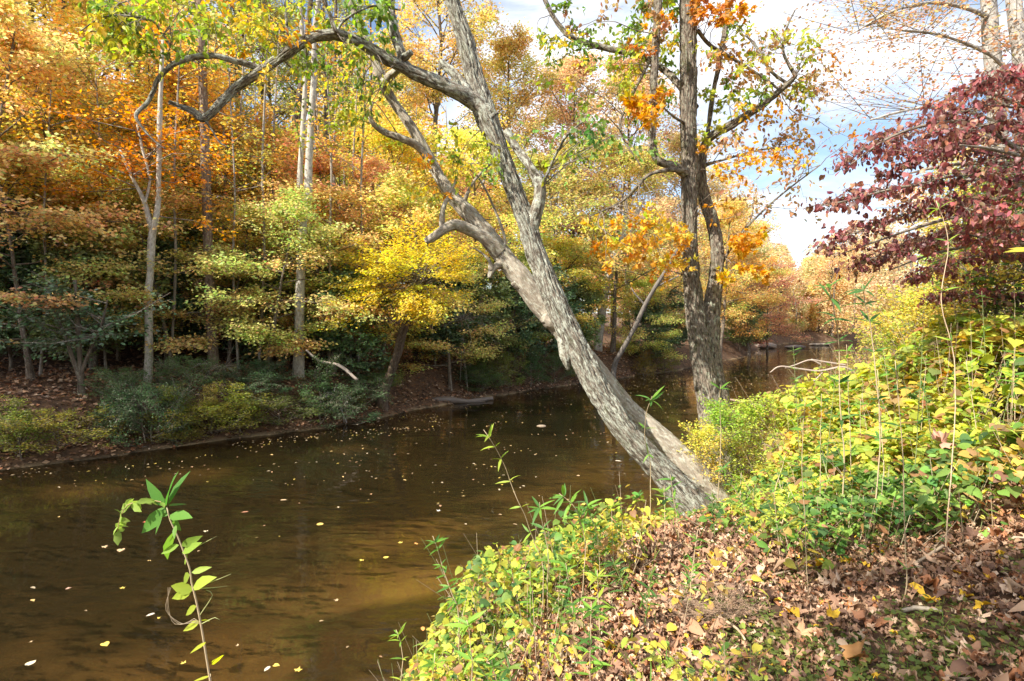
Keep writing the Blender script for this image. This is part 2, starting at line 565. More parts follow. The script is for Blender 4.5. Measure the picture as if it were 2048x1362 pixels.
m, ntt, N, L = new_mat('river_ground')
out = N('ShaderNodeOutputMaterial')
geo = N('ShaderNodeNewGeometry'); sep = N('ShaderNodeSeparateXYZ')
L(geo.outputs['Position'], sep.inputs[0])
n1 = N('ShaderNodeTexNoise'); n1.inputs['Scale'].default_value = 5; n1.inputs['Detail'].default_value = 10; n1.inputs['Roughness'].default_value = .72
L(geo.outputs['Position'], n1.inputs['Vector'])
r = N('ShaderNodeValToRGB')
r.color_ramp.elements[0].position = .33; r.color_ramp.elements[0].color = (.03, .018, .010, 1)
r.color_ramp.elements[1].position = .68; r.color_ramp.elements[1].color = (.20, .105, .05, 1)
e = r.color_ramp.elements.new(.5); e.color = (.095, .05, .025, 1)
L(n1.outputs['Fac'], r.inputs['Fac'])
mpn = N('ShaderNodeMapping'); mpn.inputs['Rotation'].default_value = (0, 0, -.75); mpn.inputs['Scale'].default_value = (.8, 1.25, 1)
L(geo.outputs['Position'], mpn.inputs['Vector'])
n2_ = N('ShaderNodeTexNoise'); n2_.inputs['Scale'].default_value = .6; n2_.inputs['Detail'].default_value = 4; n2_.inputs['Roughness'].default_value = .45
L(mpn.outputs[0], n2_.inputs['Vector'])
r2 = N('ShaderNodeValToRGB')
r2.color_ramp.elements[0].position = .42; r2.color_ramp.elements[0].color = (.065, .048, .024, 1)
r2.color_ramp.elements[1].position = .60; r2.color_ramp.elements[1].color = (.38, .275, .15, 1)
L(n2_.outputs['Fac'], r2.inputs['Fac'])
# bed colour darkens with depth, painting in the light lost in deeper water
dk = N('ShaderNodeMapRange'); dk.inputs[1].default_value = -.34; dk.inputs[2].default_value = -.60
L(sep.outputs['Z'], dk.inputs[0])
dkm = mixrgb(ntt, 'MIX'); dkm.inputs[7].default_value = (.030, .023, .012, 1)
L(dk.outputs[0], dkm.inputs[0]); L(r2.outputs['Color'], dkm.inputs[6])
mr = N('ShaderNodeMapRange'); mr.inputs[1].default_value = .10; mr.inputs[2].default_value = -.02
L(sep.outputs['Z'], mr.inputs[0])
mm = mixrgb(ntt, 'MIX')
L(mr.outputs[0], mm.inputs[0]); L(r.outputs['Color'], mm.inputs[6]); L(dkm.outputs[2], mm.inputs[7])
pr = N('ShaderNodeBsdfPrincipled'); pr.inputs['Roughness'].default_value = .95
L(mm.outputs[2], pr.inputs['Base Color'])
bp = N('ShaderNodeBump'); bp.inputs['Strength'].default_value = .6; bp.inputs['Distance'].default_value = .05
L(n1.outputs['Fac'], bp.inputs['Height']); L(bp.outputs[0], pr.inputs['Normal'])
L(pr.outputs[0], out.inputs['Surface'])
M_TERR = m
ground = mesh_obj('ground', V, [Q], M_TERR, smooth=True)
tag(ground, 'leaf-strewn soil banks and sandy bed of the river', kind='structure')

# water: tinted clear layer with some suspended silt, Fresnel reflection, small ripples
m, ntt, N, L = new_mat('river_water')
out = N('ShaderNodeOutputMaterial')
geo = N('ShaderNodeNewGeometry')
mp1 = N('ShaderNodeMapping'); mp1.inputs['Rotation'].default_value = (0, 0, -.7); mp1.inputs['Scale'].default_value = (1.0, 2.2, 1)
L(geo.outputs['Position'], mp1.inputs['Vector'])
w1 = N('ShaderNodeTexNoise'); w1.inputs['Scale'].default_value = 2.2; w1.inputs['Detail'].default_value = 1.5; w1.inputs['Roughness'].default_value = .5
w1.inputs['Distortion'].default_value = .1
w2 = N('ShaderNodeTexNoise'); w2.inputs['Scale'].default_value = 13; w2.inputs['Detail'].default_value = 2
L(mp1.outputs[0], w1.inputs['Vector']); L(mp1.outputs[0], w2.inputs['Vector'])
wa = N('ShaderNodeMath'); wa.operation = 'MULTIPLY_ADD'; wa.inputs[1].default_value = .07
L(w2.outputs['Fac'], wa.inputs[0]); L(w1.outputs['Fac'], wa.inputs[2])
bp = N('ShaderNodeBump'); bp.inputs['Strength'].default_value = .16; bp.inputs['Distance'].default_value = .10
L(wa.outputs[0], bp.inputs['Height'])
w3 = N('ShaderNodeTexNoise'); w3.inputs['Scale'].default_value = .55; w3.inputs['Detail'].default_value = 3
L(mp1.outputs[0], w3.inputs['Vector'])
w4 = N('ShaderNodeMapRange'); w4.inputs[1].default_value = .44; w4.inputs[2].default_value = .68; w4.inputs[3].default_value = .02; w4.inputs[4].default_value = .26
L(w3.outputs['Fac'], w4.inputs[0]); L(w4.outputs[0], bp.inputs['Strength'])
fr = N('ShaderNodeFresnel'); fr.inputs['IOR'].default_value = 1.33
L(bp.outputs[0], fr.inputs['Normal'])
gl = N('ShaderNodeBsdfGlossy'); gl.inputs['Roughness'].default_value = .015
L(bp.outputs[0], gl.inputs['Normal'])
tr = N('ShaderNodeBsdfTransparent'); tr.inputs['Color'].default_value = (.78, .65, .43, 1)
di = N('ShaderNodeBsdfDiffuse'); di.inputs['Color'].default_value = (.029, .023, .010, 1)
m1 = N('ShaderNodeMixShader'); m1.inputs[0].default_value = .25
L(tr.outputs[0], m1.inputs[1]); L(di.outputs[0], m1.inputs[2])
m2 = N('ShaderNodeMixShader')
L(fr.outputs[0], m2.inputs[0]); L(m1.outputs[0], m2.inputs[1]); L(gl.outputs[0], m2.inputs[2])
L(m2.outputs[0], out.inputs['Surface'])
M_WATER = m
# ribbon between the two shores (overlapping the banks underground)
def ribbon():
    k = 120
    def walk(PL, off):
        d = np.concatenate([[0], np.cumsum(np.linalg.norm(np.diff(PL, axis=0), axis=1))])
        t = np.linspace(0, d[-1], k)
        q = np.stack([np.interp(t, d, PL[:, 0]), np.interp(t, d, PL[:, 1])], -1)
        tg = norm(np.gradient(q, axis=0))
        return q + off * np.stack([-tg[:, 1], tg[:, 0]], -1)
    a = walk(FAR, 1.2); b = walk(NEAR, -1.2)
    V = []; c = 12
    for j in range(c + 1):
        f = j / c
        q = b * (1 - f) + a * f
        V.append(np.column_stack([q, np.zeros(k)]))
    V = np.concatenate(V)
    i = (np.arange(c)[:, None] * k + np.arange(k - 1)[None]).ravel()
    return V, np.stack([i, i + 1, i + k + 1, i + k], -1)
V, Q = ribbon()
water = mesh_obj('water', V, [Q], M_WATER)
tag(water, 'brown slow river water with ripples', kind='structure')

# ------------------------------------------------------------------ tree prototypes
def leafcol(n, pos=None, var=.22, warm=.25, seed=0, f=.7):
    """multiplicative colour variation per leaf around 1"""
    v = 1 + RNG.normal(0, var, (n, 1))
    c = np.repeat(np.clip(v, .35, 1.7), 3, 1)
    g = RNG.normal(0, warm, n)
    if pos is not None:
        g = g + (fbm(pos * f, 2, seed) - .5) * warm * 4
    c[:, 0] *= np.clip(1 - .35 * np.maximum(g, 0), .4, 1.3)       # greener
    c[:, 1] *= np.clip(1 + .45 * g, .45, 1.45)
    return c

def spray_leaves(mb, S, E, per, size, tmpl, flat=.8, jit=.12, droop=.15, colv=(.22, .25), seed=0, sizevar=.25):
    """leaves along twig segments S->E"""
    M = len(S)
    t = RNG.uniform(.05, 1.08, (M, per, 1))
    pos = S[:, None] * (1 - t) + E[:, None] * t
    dirv = norm(E - S)[:, None] + np.zeros_like(pos)
    side = norm(np.cross(dirv, A([0, 0, 1])) + 1e-6)
    sg = RNG.choice([-1, 1], (M, per, 1))
    d = dirv * RNG.uniform(.2, .9, (M, per, 1)) + side * sg * RNG.uniform(.4, 1.0, (M, per, 1))
    d[..., 2] -= droop + RNG.uniform(-.25, .35, (M, per))
    pos = pos + RNG.normal(0, jit, pos.shape) * A([1, 1, .45])
    nrm = RNG.normal(0, 1, pos.shape) * (1 - flat) * 1.4
    nrm[..., 2] += flat
    pos = pos.reshape(-1, 3); d = d.reshape(-1, 3); nrm = nrm.reshape(-1, 3)
    n = len(pos)
    sz = size * (1 + RNG.uniform(-sizevar, sizevar, n))
    mb.leaves(pos, d, nrm, sz, leafcol(n, pos, colv[0], colv[1], seed), tmpl)

def grow(rg, H, R, cb, r0, nprim, nsec, nter, up=.35, lean=(0, 0), flat=True, top=.95, wob=.04, prof=.75, fork=None):
    """skeleton of a tree: thick tubes, thin sticks, twig segments"""
    tubes, st, tw = [], [], []
    k = 11
    t = np.linspace(0, 1, k)
    tr = np.zeros((k, 3))
    tr[:, 2] = t * H
    wv = np.cumsum(rg.normal(0, 1, (k, 2)), 0) * wob * H / k
    tr[:, :2] = wv - wv[0] + np.outer(t ** 1.2, np.array(lean)) * H
    rad = r0 * (1 - .88 * t ** .9); rad[0] *= 1.25
    tubes.append((tr, rad))
    az = rg.uniform(0, 6.28)
    for q in range(nprim):
        f = (q + rg.uniform(-.4, .4)) / max(nprim - 1, 1)
        s = cb + (top - cb) * np.clip(f, 0, 1)
        p = np.array([np.interp(s, t, tr[:, c]) for c in range(3)])
        az += 2.4 + rg.normal(0, .3)
        u = (s - cb) / (1 - cb)
        ln = R * (max(.12, (math.sin(PI * min(1, .22 + .78 * u)) ** prof))) * rg.uniform(.7, 1.15)
        el = up + .9 * u * u + rg.normal(0, .12)
        d = np.array([math.cos(az) * math.cos(el), math.sin(az) * math.cos(el), math.sin(el)])
        pts = [p]
        m = 6
        for j in range(m):
            d = norm(d + rg.normal(0, .13, 3) + np.array([0, 0, .05 if not flat else -.04]))
            pts.append(pts[-1] + d * ln / m)
        pts = np.array(pts)
        rp = np.interp(s, t, rad) * .45
        rr = rp * (1 - .85 * np.linspace(0, 1, m + 1)) + .004
        tubes.append((pts, rr))
        for j in range(nsec):
            v = rg.uniform(.15, 1.0)
            x = v * m; a = int(min(x, m - 1)); b = x - a
            p2 = pts[a] * (1 - b) + pts[a + 1] * b
            dm = norm(pts[a + 1] - pts[a])
            sd_ = norm(np.cross(dm, np.array([0, 0, 1.0])))
            sg = 1 if j % 2 else -1
            an = rg.uniform(.5, 1.15)
            d2 = norm(dm * math.cos(an) + sd_ * sg * math.sin(an) + np.array([0, 0, rg.normal(.05 if flat else .25, .15 if flat else .4)]))
            l2 = ln * .5 * (1.15 - .6 * v) * rg.uniform(.7, 1.2)
            q1 = p2 + d2 * l2 * .5
            d3 = norm(d2 + rg.normal(0, .2, 3))
            q2 = q1 + d3 * l2 * .5
            st.append((p2, q1, rr[a] * .5, rr[a] * .35)); st.append((q1, q2, rr[a] * .35, .004))
            for h in range(nter):
                w_ = rg.uniform(.1, 1)
                p3 = (p2 * (1 - 2 * w_) + q1 * 2 * w_) if w_ < .5 else (q1 * (2 - 2 * w_) + q2 * (2 * w_ - 1))
                an = rg.uniform(.3, 1.2) * rg.choice([-1, 1])
                sd2 = norm(np.cross(d2, np.array([0, 0, 1.0])))
                d4 = norm(d2 * math.cos(an) + sd2 * math.sin(an) + np.array([0, 0, rg.normal(0, .12 if flat else .4)]))
                tw.append((p3, p3 + d4 * l2 * rg.uniform(.3, .6)))
    return tubes, st, np.array([a for a, b in tw]), np.array([b for a, b in tw])

def wood_mesh(mb, tubes, st, S, E, n0=10, twr=.005):
    for k, (p, r_) in enumerate(tubes):
        mb.tube(p, r_, n0 if k == 0 else 5, seed=k)
    a = np.array([x[0] for x in st]); b = np.array([x[1] for x in st])
    mb.sticks(a, b, [x[2] for x in st], [x[3] for x in st])
    mb.sticks(S, E, twr, twr * .4)

PROTO = {}
def make_proto(key, seed, H, R, cb, r0, nprim, nsec, nter, per, size, bark, **kw):
    lk = {k: kw.pop(k) for k in list(kw) if k in ('flat_l', 'jit', 'droop', 'tmpl', 'colv', 'leafmat')}
    rg = np.random.default_rng(seed)
    tubes, st, S, E = grow(rg, H, R, cb, r0, nprim, nsec, nter, **kw)
    wb = MB(); wood_mesh(wb, tubes, st, S, E)
    lb = MB()
    spray_leaves(lb, S, E, per, size, lk.get('tmpl', DIAMOND), lk.get('flat_l', .75), lk.get('jit', .12), lk.get('droop', .15), lk.get('colv', (.22, .22)), seed)
    trunk = wb.build('trunk', bark, smooth=True, bc=True)
    crown = lb.build('crown', lk.get('leafmat', M_LEAF))
    PROTO[key] = dict(trunk=trunk.data, crown=crown.data, H=H)
    bpy.data.objects.remove(trunk); bpy.data.objects.remove(crown)

# understory maples: layered, horizontal sprays
make_proto('maple_a', 11, 7.5, 3.4, .22, .11, 24, 9, 6, 14, .115, M_FARBARK, up=.22, colv=(.22, .30), flat_l=.62, jit=.19)
make_proto('maple_b', 12, 9.5, 3.6, .28, .13, 26, 9, 6, 14, .12, M_FARBARK, up=.28, lean=(.12, 0), colv=(.22, .30), flat_l=.62, jit=.2)
make_proto('maple_c', 13, 6.0, 3.0, .18, .09, 20, 9, 6, 14, .11, M_FARBARK, up=.15, lean=(.05, -.18), colv=(.22, .30), flat_l=.62, jit=.18)
# tall canopy trees
make_proto('tall_a', 21, 19, 4.6, .38, .24, 34, 9, 6, 13, .16, M_FARBARK, up=.45, flat=False, flat_l=.45, jit=.25)
make_proto('tall_b', 22, 22, 4.2, .5, .26, 30, 9, 6, 13, .16, M_FARBARK, up=.55, flat=False, flat_l=.45, jit=.25, wob=.05)
make_proto('tall_c', 23, 16, 3.8, .3, .2, 32, 9, 6, 13, .15, M_FARBARK, up=.4, flat=False, flat_l=.45, jit=.22)
# sparse crown
make_proto('sparse', 24, 18, 4.0, .45, .2, 26, 7, 5, 5, .15, M_FARBARK, up=.55, flat=False, flat_l=.4, jit=.2)
make_proto('dapple', 25, 12.5, 3.3, .42, .17, 15, 5, 4, 34, .13, M_FARBARK, up=.45, flat=False, flat_l=.5, jit=.16)  # clumped crown, shaped for the dappled shade it throws
# evergreen rhododendron / laurel
make_proto('rhodo_a', 31, 2.6, 1.7, .06, .05, 22, 8, 6, 12, .115, M_TWIG, up=.5, flat=False, flat_l=.5, jit=.07, droop=.1, tmpl=OVAL, leafmat=M_WAXY, prof=.4, colv=(.3, .15))
make_proto('rhodo_b', 32, 3.8, 2.2, .1, .06, 24, 9, 6, 13, .12, M_TWIG, up=.5, flat=False, flat_l=.5, jit=.08, droop=.1, tmpl=OVAL, leafmat=M_WAXY, prof=.4, colv=(.3, .15))
# low bank shrub with small leaves
make_proto('shrub_a', 33, 1.3, 1.9, .05, .03, 14, 7, 5, 13, .065, M_TWIG, up=.35, flat=False, flat_l=.5, jit=.10, prof=.4, wob=.2)
make_proto('shrub_b', 34, 1.6, 1.5, .05, .03, 11, 6, 5, 11, .075, M_TWIG, up=.75, flat=False, flat_l=.3, jit=.10, prof=.3, wob=.2)

ORANGE = (.93, .58, .14); GOLD = (.92, .66, .11); YELLOW = (.90, .72, .08); YGREEN = (.46, .47, .06); GREEN = (.17, .25, .045)
RUST = (.68, .33, .09); RED = (.50, .07, .05); DKGREEN = (.055, .10, .045); PEACH = (.72, .46, .26); OLIVE = (.22, .21, .04); DEEP = (.035, .075, .03)

def place(name, key, x, y, label, cat, group=None, rz=0, s=1.0, tint=GOLD, trunk=(1, 1, 1), dz=-.08, bark=None):
    if cat in ('tree', 'maple tree'): tint = tuple(min(1, c ** .62) for c in tint)
    r_ = empty(name, (x, y, gz(x, y) + dz), rz, s)
    tag(r_, label, cat, group)
    p = PROTO[key]
    t = bpy.data.objects.new('trunk', p['trunk']); link(t, r_); t.color = (*trunk, 1)
    if bark:
        t.material_slots[0].link = 'OBJECT'; t.material_slots[0].material = bark
    c = bpy.data.objects.new('crown', p['crown']); link(c, r_); c.color = (*tint, 1)
    return r_

def px_x(px, Y): return (px - 1024.0) / FPX * Y

exec_parts = []
# ------------------------------------------------------------------ forest on the far bank
FG = 'maples of the far bank understory'
trees = [
 # px, Y, proto, scale, rz, tint, label
 (-60, 15.0, 'maple_b', 1.0, 0.3, ORANGE, 'orange layered maple reaching in over the water at the photo\'s left edge', FG),
 (110, 17.5, 'maple_b', 1.05, 2.1, (.90, .52, .05), 'golden orange maple standing above the multi-stemmed rhododendron'),
 (60, 14.6, 'maple_c', .95, 4.0, RUST, 'low rusty maple with flat sprays in front of the dark rhododendrons'),
 (265, 20.0, 'maple_b', 1.15, 1.1, ORANGE, 'bright orange maple with crown behind the forked pale trunk'),
 (385, 21.5, 'maple_a', 1.2, 5.1, (.90, .48, .05), 'orange maple between the forked pale trunk and the straight grey trunk'),
 (500, 22.5, 'maple_a', 1.1, 0.9, (.62, .30, .05), 'brownish orange maple just left of the twin pale trunks'),
 (455, 18.0, 'maple_c', .8, 2.4, (.50, .36, .06), 'low olive gold maple at the foot of the straight grey trunk'),
 (690, 21.0, 'maple_a', 1.0, 3.6, (.66, .28, .08), 'russet maple right of the twin pale trunks'),
 (735, 26.5, 'maple_b', 1.1, 0.2, GOLD, 'golden maple rising behind the russet maple'),
 (835, 24.0, 'maple_b', 1.0, 3.0, (.84, .58, .05), 'yellow gold maple behind the broken stub of the leaning tree'),
 (960, 27.5, 'maple_b', 1.05, 4.4, YELLOW, 'clear yellow maple seen between the two leaning trunks'),
 (1010, 25.5, 'maple_c', .8, 1.0, OLIVE, 'low olive maple spreading above the pale bare twigs'),
 (1120, 31.0, 'maple_b', 1.15, 2.0, (.44, .38, .06), 'olive yellow maple seen behind the crooked side limb'),
 (1225, 33.0, 'maple_b', 1.2, 5.0, (.50, .36, .06), 'olive and orange maple left of the upright twin-stemmed tree'),
 (1130, 29.5, 'maple_c', 1.0, 3.3, (.80, .56, .06), 'bright yellow low maple beside the leaning trunk'),
 (1320, 36.0, 'maple_a', 1.15, 1.7, (.70, .44, .16), 'peach coloured maple behind the slanting bare pole'),
 (1290, 33.5, 'maple_c', .85, 5.7, (.62, .50, .08), 'small yellow green maple at the root of the slanting bare pole'),
 (1440, 44.0, 'maple_b', 1.2, 0.6, (.74, .46, .08), 'gold maple visible between the fork of the upright tree and the bend'),
 (1500, 50.0, 'maple_b', 1.15, 2.7, (.78, .40, .06), 'deep orange maple at the river bend'),
 (1535, 57.0, 'maple_a', 1.15, 4.9, (.62, .22, .10), 'reddish maple hanging over the far end of the river'),
 (185, 16.6, 'maple_c', .95, 2.2, (.50, .40, .08), 'olive gold low maple over the multi-stemmed laurel'),
 (345, 17.0, 'maple_c', .85, 5.0, (.62, .38, .08), 'tawny low maple between the forked pale trunk and the straight grey one'),
 (530, 17.0, 'maple_c', .85, 1.2, (.46, .42, .07), 'olive green low maple left of the twin pale trunks'),
 (665, 18.6, 'maple_c', 1.0, 3.9, (.74, .42, .10), 'tawny orange low maple right of the twin pale trunks'),
 (760, 20.5, 'maple_c', 1.05, .7, (.82, .58, .10), 'pale gold low maple over the brown leaning trunk'),
 (20, 19.5, 'maple_a', 1.15, .7, (.90, .58, .08), 'big golden maple with broad sprays at the left edge above the rusty one'),
 (900, 22.0, 'maple_c', .85, 2.9, (.70, .52, .10), 'dull gold low maple left of the leaning trunks'),
 (60, 19.5, 'maple_c', 1.1, 1.1, (.66, .44, .10), 'ochre low maple above the dark thicket at the left edge'),
 (150, 21.5, 'maple_c', 1.2, 3.3, (.86, .46, .12), 'coppery maple with level sprays between the left edge and the forked pale trunk'),
 (250, 22.5, 'maple_c', 1.2, 5.3, (.56, .46, .10), 'olive maple directly behind the forked pale trunk'),
 (440, 24.0, 'maple_c', 1.2, .4, (.84, .58, .12), 'honey coloured maple right of the straight grey trunk'),
 (585, 25.0, 'maple_c', 1.2, 2.0, (.50, .46, .08), 'green gold maple behind the twin pale trunks'),
 (1470, 62.0, 'tall_c', .95, 4.0, (.70, .48, .10), 'pale gold tree on the slope above the river bend'),
]
for k, t in enumerate(trees):
    px, Y, key, s, rz, tint, lab = t[:7]
    cat = 'maple tree'
    place('maple_tree', key, px_x(px, Y), Y, lab, cat, FG, rz, s, tint, (.9, .85, .8))

TG = 'tall canopy trees of the hillside'
talls = [
 (-40, 22, 'tall_a', 1.0, 0.4, (.90, .60, .10), 'tall golden tree filling the upper left corner'),
 (70, 27, 'tall_b', 1.0, 1.4, ORANGE, 'tall orange tree with dark straight trunk near the upper left corner'),
 (180, 30, 'tall_a', 1.1, 2.8, GOLD, 'tall gold tree behind the bright orange maple'),
 (290, 34, 'tall_b', 1.1, 3.9, (.88, .50, .10), 'tall orange tree rising above the forked pale trunk'),
 (370, 28, 'tall_c', 1.1, 5.2, (.52, .44, .06), 'tall yellow green tree over the curled end of the arching limb'),
 (480, 36, 'sparse', 1.3, .8, (.40, .42, .07), 'thin tall green tree with gaps left of the twin pale trunks'),
 (545, 40, 'tall_a', .95, 2.2, (.50, .42, .07), 'tall olive tree behind the dark slanting trunks'),
 (655, 33, 'sparse', 1.15, 3.1, (.30, .36, .06), 'tall thin dark green tree just right of the twin pale trunks'),
 (700, 42, 'tall_c', 1.1, 4.6, (.66, .44, .08), 'tall gold tree behind the thin dark green tree'),
 (870, 38, 'tall_b', 1.12, 5.9, (.84, .52, .10), 'tall golden tree topping the sky between the two upper limbs'),
 (780, 46, 'tall_c', 1.15, 1.9, (.74, .50, .10), 'pale gold tree on the skyline beside the tall golden tree'),
 (1015, 42, 'tall_c', 1.25, 2.5, (.74, .48, .10), 'golden tree on the skyline just right of the main leaning trunk'),
 (1150, 46, 'tall_c', 1.33, 3.4, (.68, .38, .14), 'russet tree on the skyline right of the leaning trunk'),
 (1250, 48, 'tall_c', 1.4, .3, (.64, .36, .13), 'broad russet tree on the skyline left of the upright tree'),
 (1370, 52, 'tall_c', 1.15, 4.2, (.66, .42, .12), 'russet gold tree behind the upright twin-stemmed tree'),
 (1520, 80, 'tall_c', .75, 2.9, (.44, .46, .12), 'round yellow green tree where the skyline dips to the river'),
]
for px, Y, key, s, rz, tint, lab in talls:
    place('canopy_tree', key, px_x(px, Y), Y, lab, 'tree', TG, rz, s, tint, (.75, .7, .68))

off = [(-24, 5.5, 'tall_a', 1.0), (-27, 10, 'tall_b', 1.0), (-19.5, 15.5, 'tall_a', .9), (-23, 14, 'tall_c', 1.0), (-31, 3.5, 'tall_a', 1.0)]
ol = ['nearest the water', 'tallest, upslope', 'behind the left-edge maple', 'middle one upslope', 'farthest downstream']
for k, (x, y, key, s) in enumerate(off):
    place('canopy_tree', key, x, y, 'gold canopy tree downstream on the far bank, ' + ol[k], 'tree', TG, k * 1.9, s, GOLD, (.75, .7, .68))
for k, (x, y, s, rx, ry) in enumerate([(-2.3, -3.8, .85, -.05, -.26), (.6, -3.6, .9, .0, -.15)]):  # out-of-view trees added behind the camera to dapple the near bank
    o = place('canopy_tree', 'dapple', x, y, ['leaning', 'upright'][k] + ' unseen tree added behind the viewpoint to cast dappled shade', 'tree', 'unseen shade trees added on the near bank', 0, s, GOLD, (.75, .7, .68))
    o.rotation_euler = (rx, ry, 0)

# far woods: one mass of trees beyond the ones that can be told apart
def woods():
    leafb = MB(); woodb = MB()
    rg = np.random.default_rng(99)
    pal = [(.9, .52, .12), (.9, .64, .14), (.8, .55, .2), (.75, .42, .2), (.52, .50, .14), (.34, .38, .10), PEACH, (.85, .55, .3)]
    spots = []
    for k in range(150):
        px = rg.uniform(-500, 1480); Y = rg.uniform(46, 95)
        if px > 950: Y = rg.uniform(62, 110)
        spots.append((px, Y, rg.uniform(.8, 1.15)))
    for k in range(60):
        px = rg.uniform(1480, 1800); Y = rg.uniform(70, 98)
        spots.append((px, Y, rg.uniform(.22, .42)))
    for k in range(80):
        px = rg.uniform(1400, 1800); Y = rg.uniform(84, 190)
        spots.append((px, Y, rg.uniform(.6, .85)))
    for k in range(70):
        px = rg.uniform(1760, 2600); Y = rg.uniform(45, 140)
        spots.append((px, Y, rg.uniform(.6, .9)))
    for px, Y, s in spots:
        x = px_x(px, Y)
        H = 17 * s
        if 950 < px < 1480: H = 14 * s
        z = gz(x, Y)
        if z < .3: continue
        # keep the sky gap above the river
        cap = CAM_H + Y * (645 - np.interp(px, [-500, 880, 1000, 1100, 1300, 1480, 1560, 1620, 1700, 2000], [-400, -250, 150, 200, 215, 330, 470, 475, 440, 150])) / FPX
        H = min(H * (1.0 if px < 1400 else 1.6), (cap - z) * rg.uniform(.72, 1.0))
        if H < 3: continue
        c = np.array(pal[rg.integers(len(pal))])
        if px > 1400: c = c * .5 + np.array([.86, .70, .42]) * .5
        n = 1500 if Y < 95 and px < 1400 else 4200
        lsz = 1.0 if n == 1500 else .5
        u = rg.uniform(0, 1, n) ** .8
        low = .22 if px < 1400 else .02
        a = rg.uniform(0, 2 * PI, n)
        R = 3.6 * s * np.sin(PI * np.clip(.18 + .8 * u, 0, 1)) ** .6 * rg.uniform(.3, 1, n) ** .5 * (1 if px < 1400 else 1.35)
        lob = .7 + .6 * fbm(np.stack([np.cos(a) * 2, np.sin(a) * 2, u * 4 + Y], -1), 2, 3)
        pos = np.stack([x + R * lob * np.cos(a), Y + R * lob * np.sin(a), z + H * (low + (.98 - low) * u)], -1)
        keep = fbm(pos * .55, 2, 8) > .42
        pos = pos[keep]; n = len(pos)
        d = rg.normal(0, 1, (n, 3)); d[:, 2] *= .4
        nn = rg.normal(0, 1, (n, 3)); nn[:, 2] += .6
        leafb.leaves(pos, d, nn, rg.uniform(.25, .5, n) * (1 + Y / 160) * lsz, c * leafcol(n, pos, .22, .2, 4), DIAMOND)
        woodb.tube([(x, Y, z - .3), (x + rg.normal(0, .3), Y, z + H * .5), (x + rg.normal(0, .8), Y, z + H * .93)], [.2, .13, .03], 5)
        for q in range(7):
            zz = z + H * rg.uniform(.3, .8); aa = rg.uniform(0, 6.28); l = rg.uniform(1.5, 3)
            woodb.sticks([[x, Y, zz]], [[x + l * math.cos(aa), Y + l * math.sin(aa), zz + l * .6]], .06, .015)
    return leafb, woodb
lb, wb = woods()
far_woods = lb.build('woods', M_LEAF)
tag(far_woods, 'mass of autumn woods beyond the nearer trees', kind='stuff')
o = wb.build('trunk', M_FARBARK, far_woods, smooth=True, bc=True); o['kind'] = 'stuff'; o.color = (.8, .75, .72, 1)

# straight and forked trunks standing on the terrace
def trunk_tree(name, lab, cat, polys, mat, color=(1, 1, 1), crown=None, group=None, base_on_ground=True, n=12, bump=.012):
    """polys: list of [(px,py,halfwidth_px,Y),...]; the first starts at the ground"""
    p0 = polys[0][0]
    b = P(p0[0], p0[1], p0[3])
    zg = gz(b[0], b[1])
    root = empty(name, (b[0], b[1], zg))
    tag(root, lab, cat, group)
    mb = MB()
    sk = []
    for k, pl in enumerate(polys):
        pts = np.array([P(a, c, Y) for a, c, _, Y in pl]); rad = np.array([h * Y / FPX for _, _, h, Y in pl])
        if k == 0 and base_on_ground:
            pts = np.vstack([[pts[0][0] - .1 * (pts[1][0] - pts[0][0]), pts[0][1], min(zg, pts[0][2]) - .25], pts]); rad = np.concatenate([[rad[0] * 1.25], rad])
        pts = pts - np.array([b[0], b[1], zg])
        mb.tube(pts, rad, n, step=.12 if p0[3] < 12 else .35, bump=bump, seed=k + 3, freq=(16, 16, 4))
        sk.append(pts)
    t = mb.build('trunk', mat, root, smooth=True, bc=True); t.color = (*color, 1)
    return root, sk

def far_twigs(root, sk, n, ln, tint, per=10, size=.12, seed=0, frac=(.3, 1), up=.2, leafp=1.0, tmpl=DIAMOND, mat=None, thick=1.0):
    """side branches with leaves on a far trunk_tree"""
    rg = np.random.default_rng(seed)
    wb, lb = MB(), MB()
    S, E, st = [], [], []
    for k in range(n):
        pl = sk[rg.integers(len(sk))]
        f = rg.uniform(*frac) * (len(pl) - 1); a = int(min(f, len(pl) - 2))
        p = pl[a] * (1 - f + a) + pl[a + 1] * (f - a)
        az = rg.uniform(0, 2 * PI); l = ln * rg.uniform(.5, 1.2)
        d = norm([math.cos(az), math.sin(az), up + rg.normal(0, .25)])
        q = p + d * l * .5; r_ = q + norm(d + rg.normal(0, .3, 3)) * l * .5
        st += [(p, q, .02 * thick, .012 * thick), (q, r_, .012 * thick, .005 * thick)]
        for j in range(9):
            v = rg.uniform(.1, 1); b_ = (p * (1 - 2 * v) + q * 2 * v) if v < .5 else (q * (2 - 2 * v) + r_ * (2 * v - 1))
            dd = norm(d + rg.normal(0, .8, 3) * [1, 1, .4])
            S.append(b_); E.append(b_ + dd * l * rg.uniform(.15, .4))
    wb.sticks([x[0] for x in st], [x[1] for x in st], [x[2] for x in st], [x[3] for x in st])
    S, E = np.array(S), np.array(E)
    wb.sticks(S, E, .004 * thick, .002 * thick)
    spray_leaves(lb, S, E, per, size, tmpl, .6, .1, .15, (.22, .25), seed)
    o = wb.build('branch', M_TWIG, root, bc=True); o['kind'] = 'stuff'
    c = lb.build('crown', mat or M_LEAF, root); c.color = (*tint, 1)

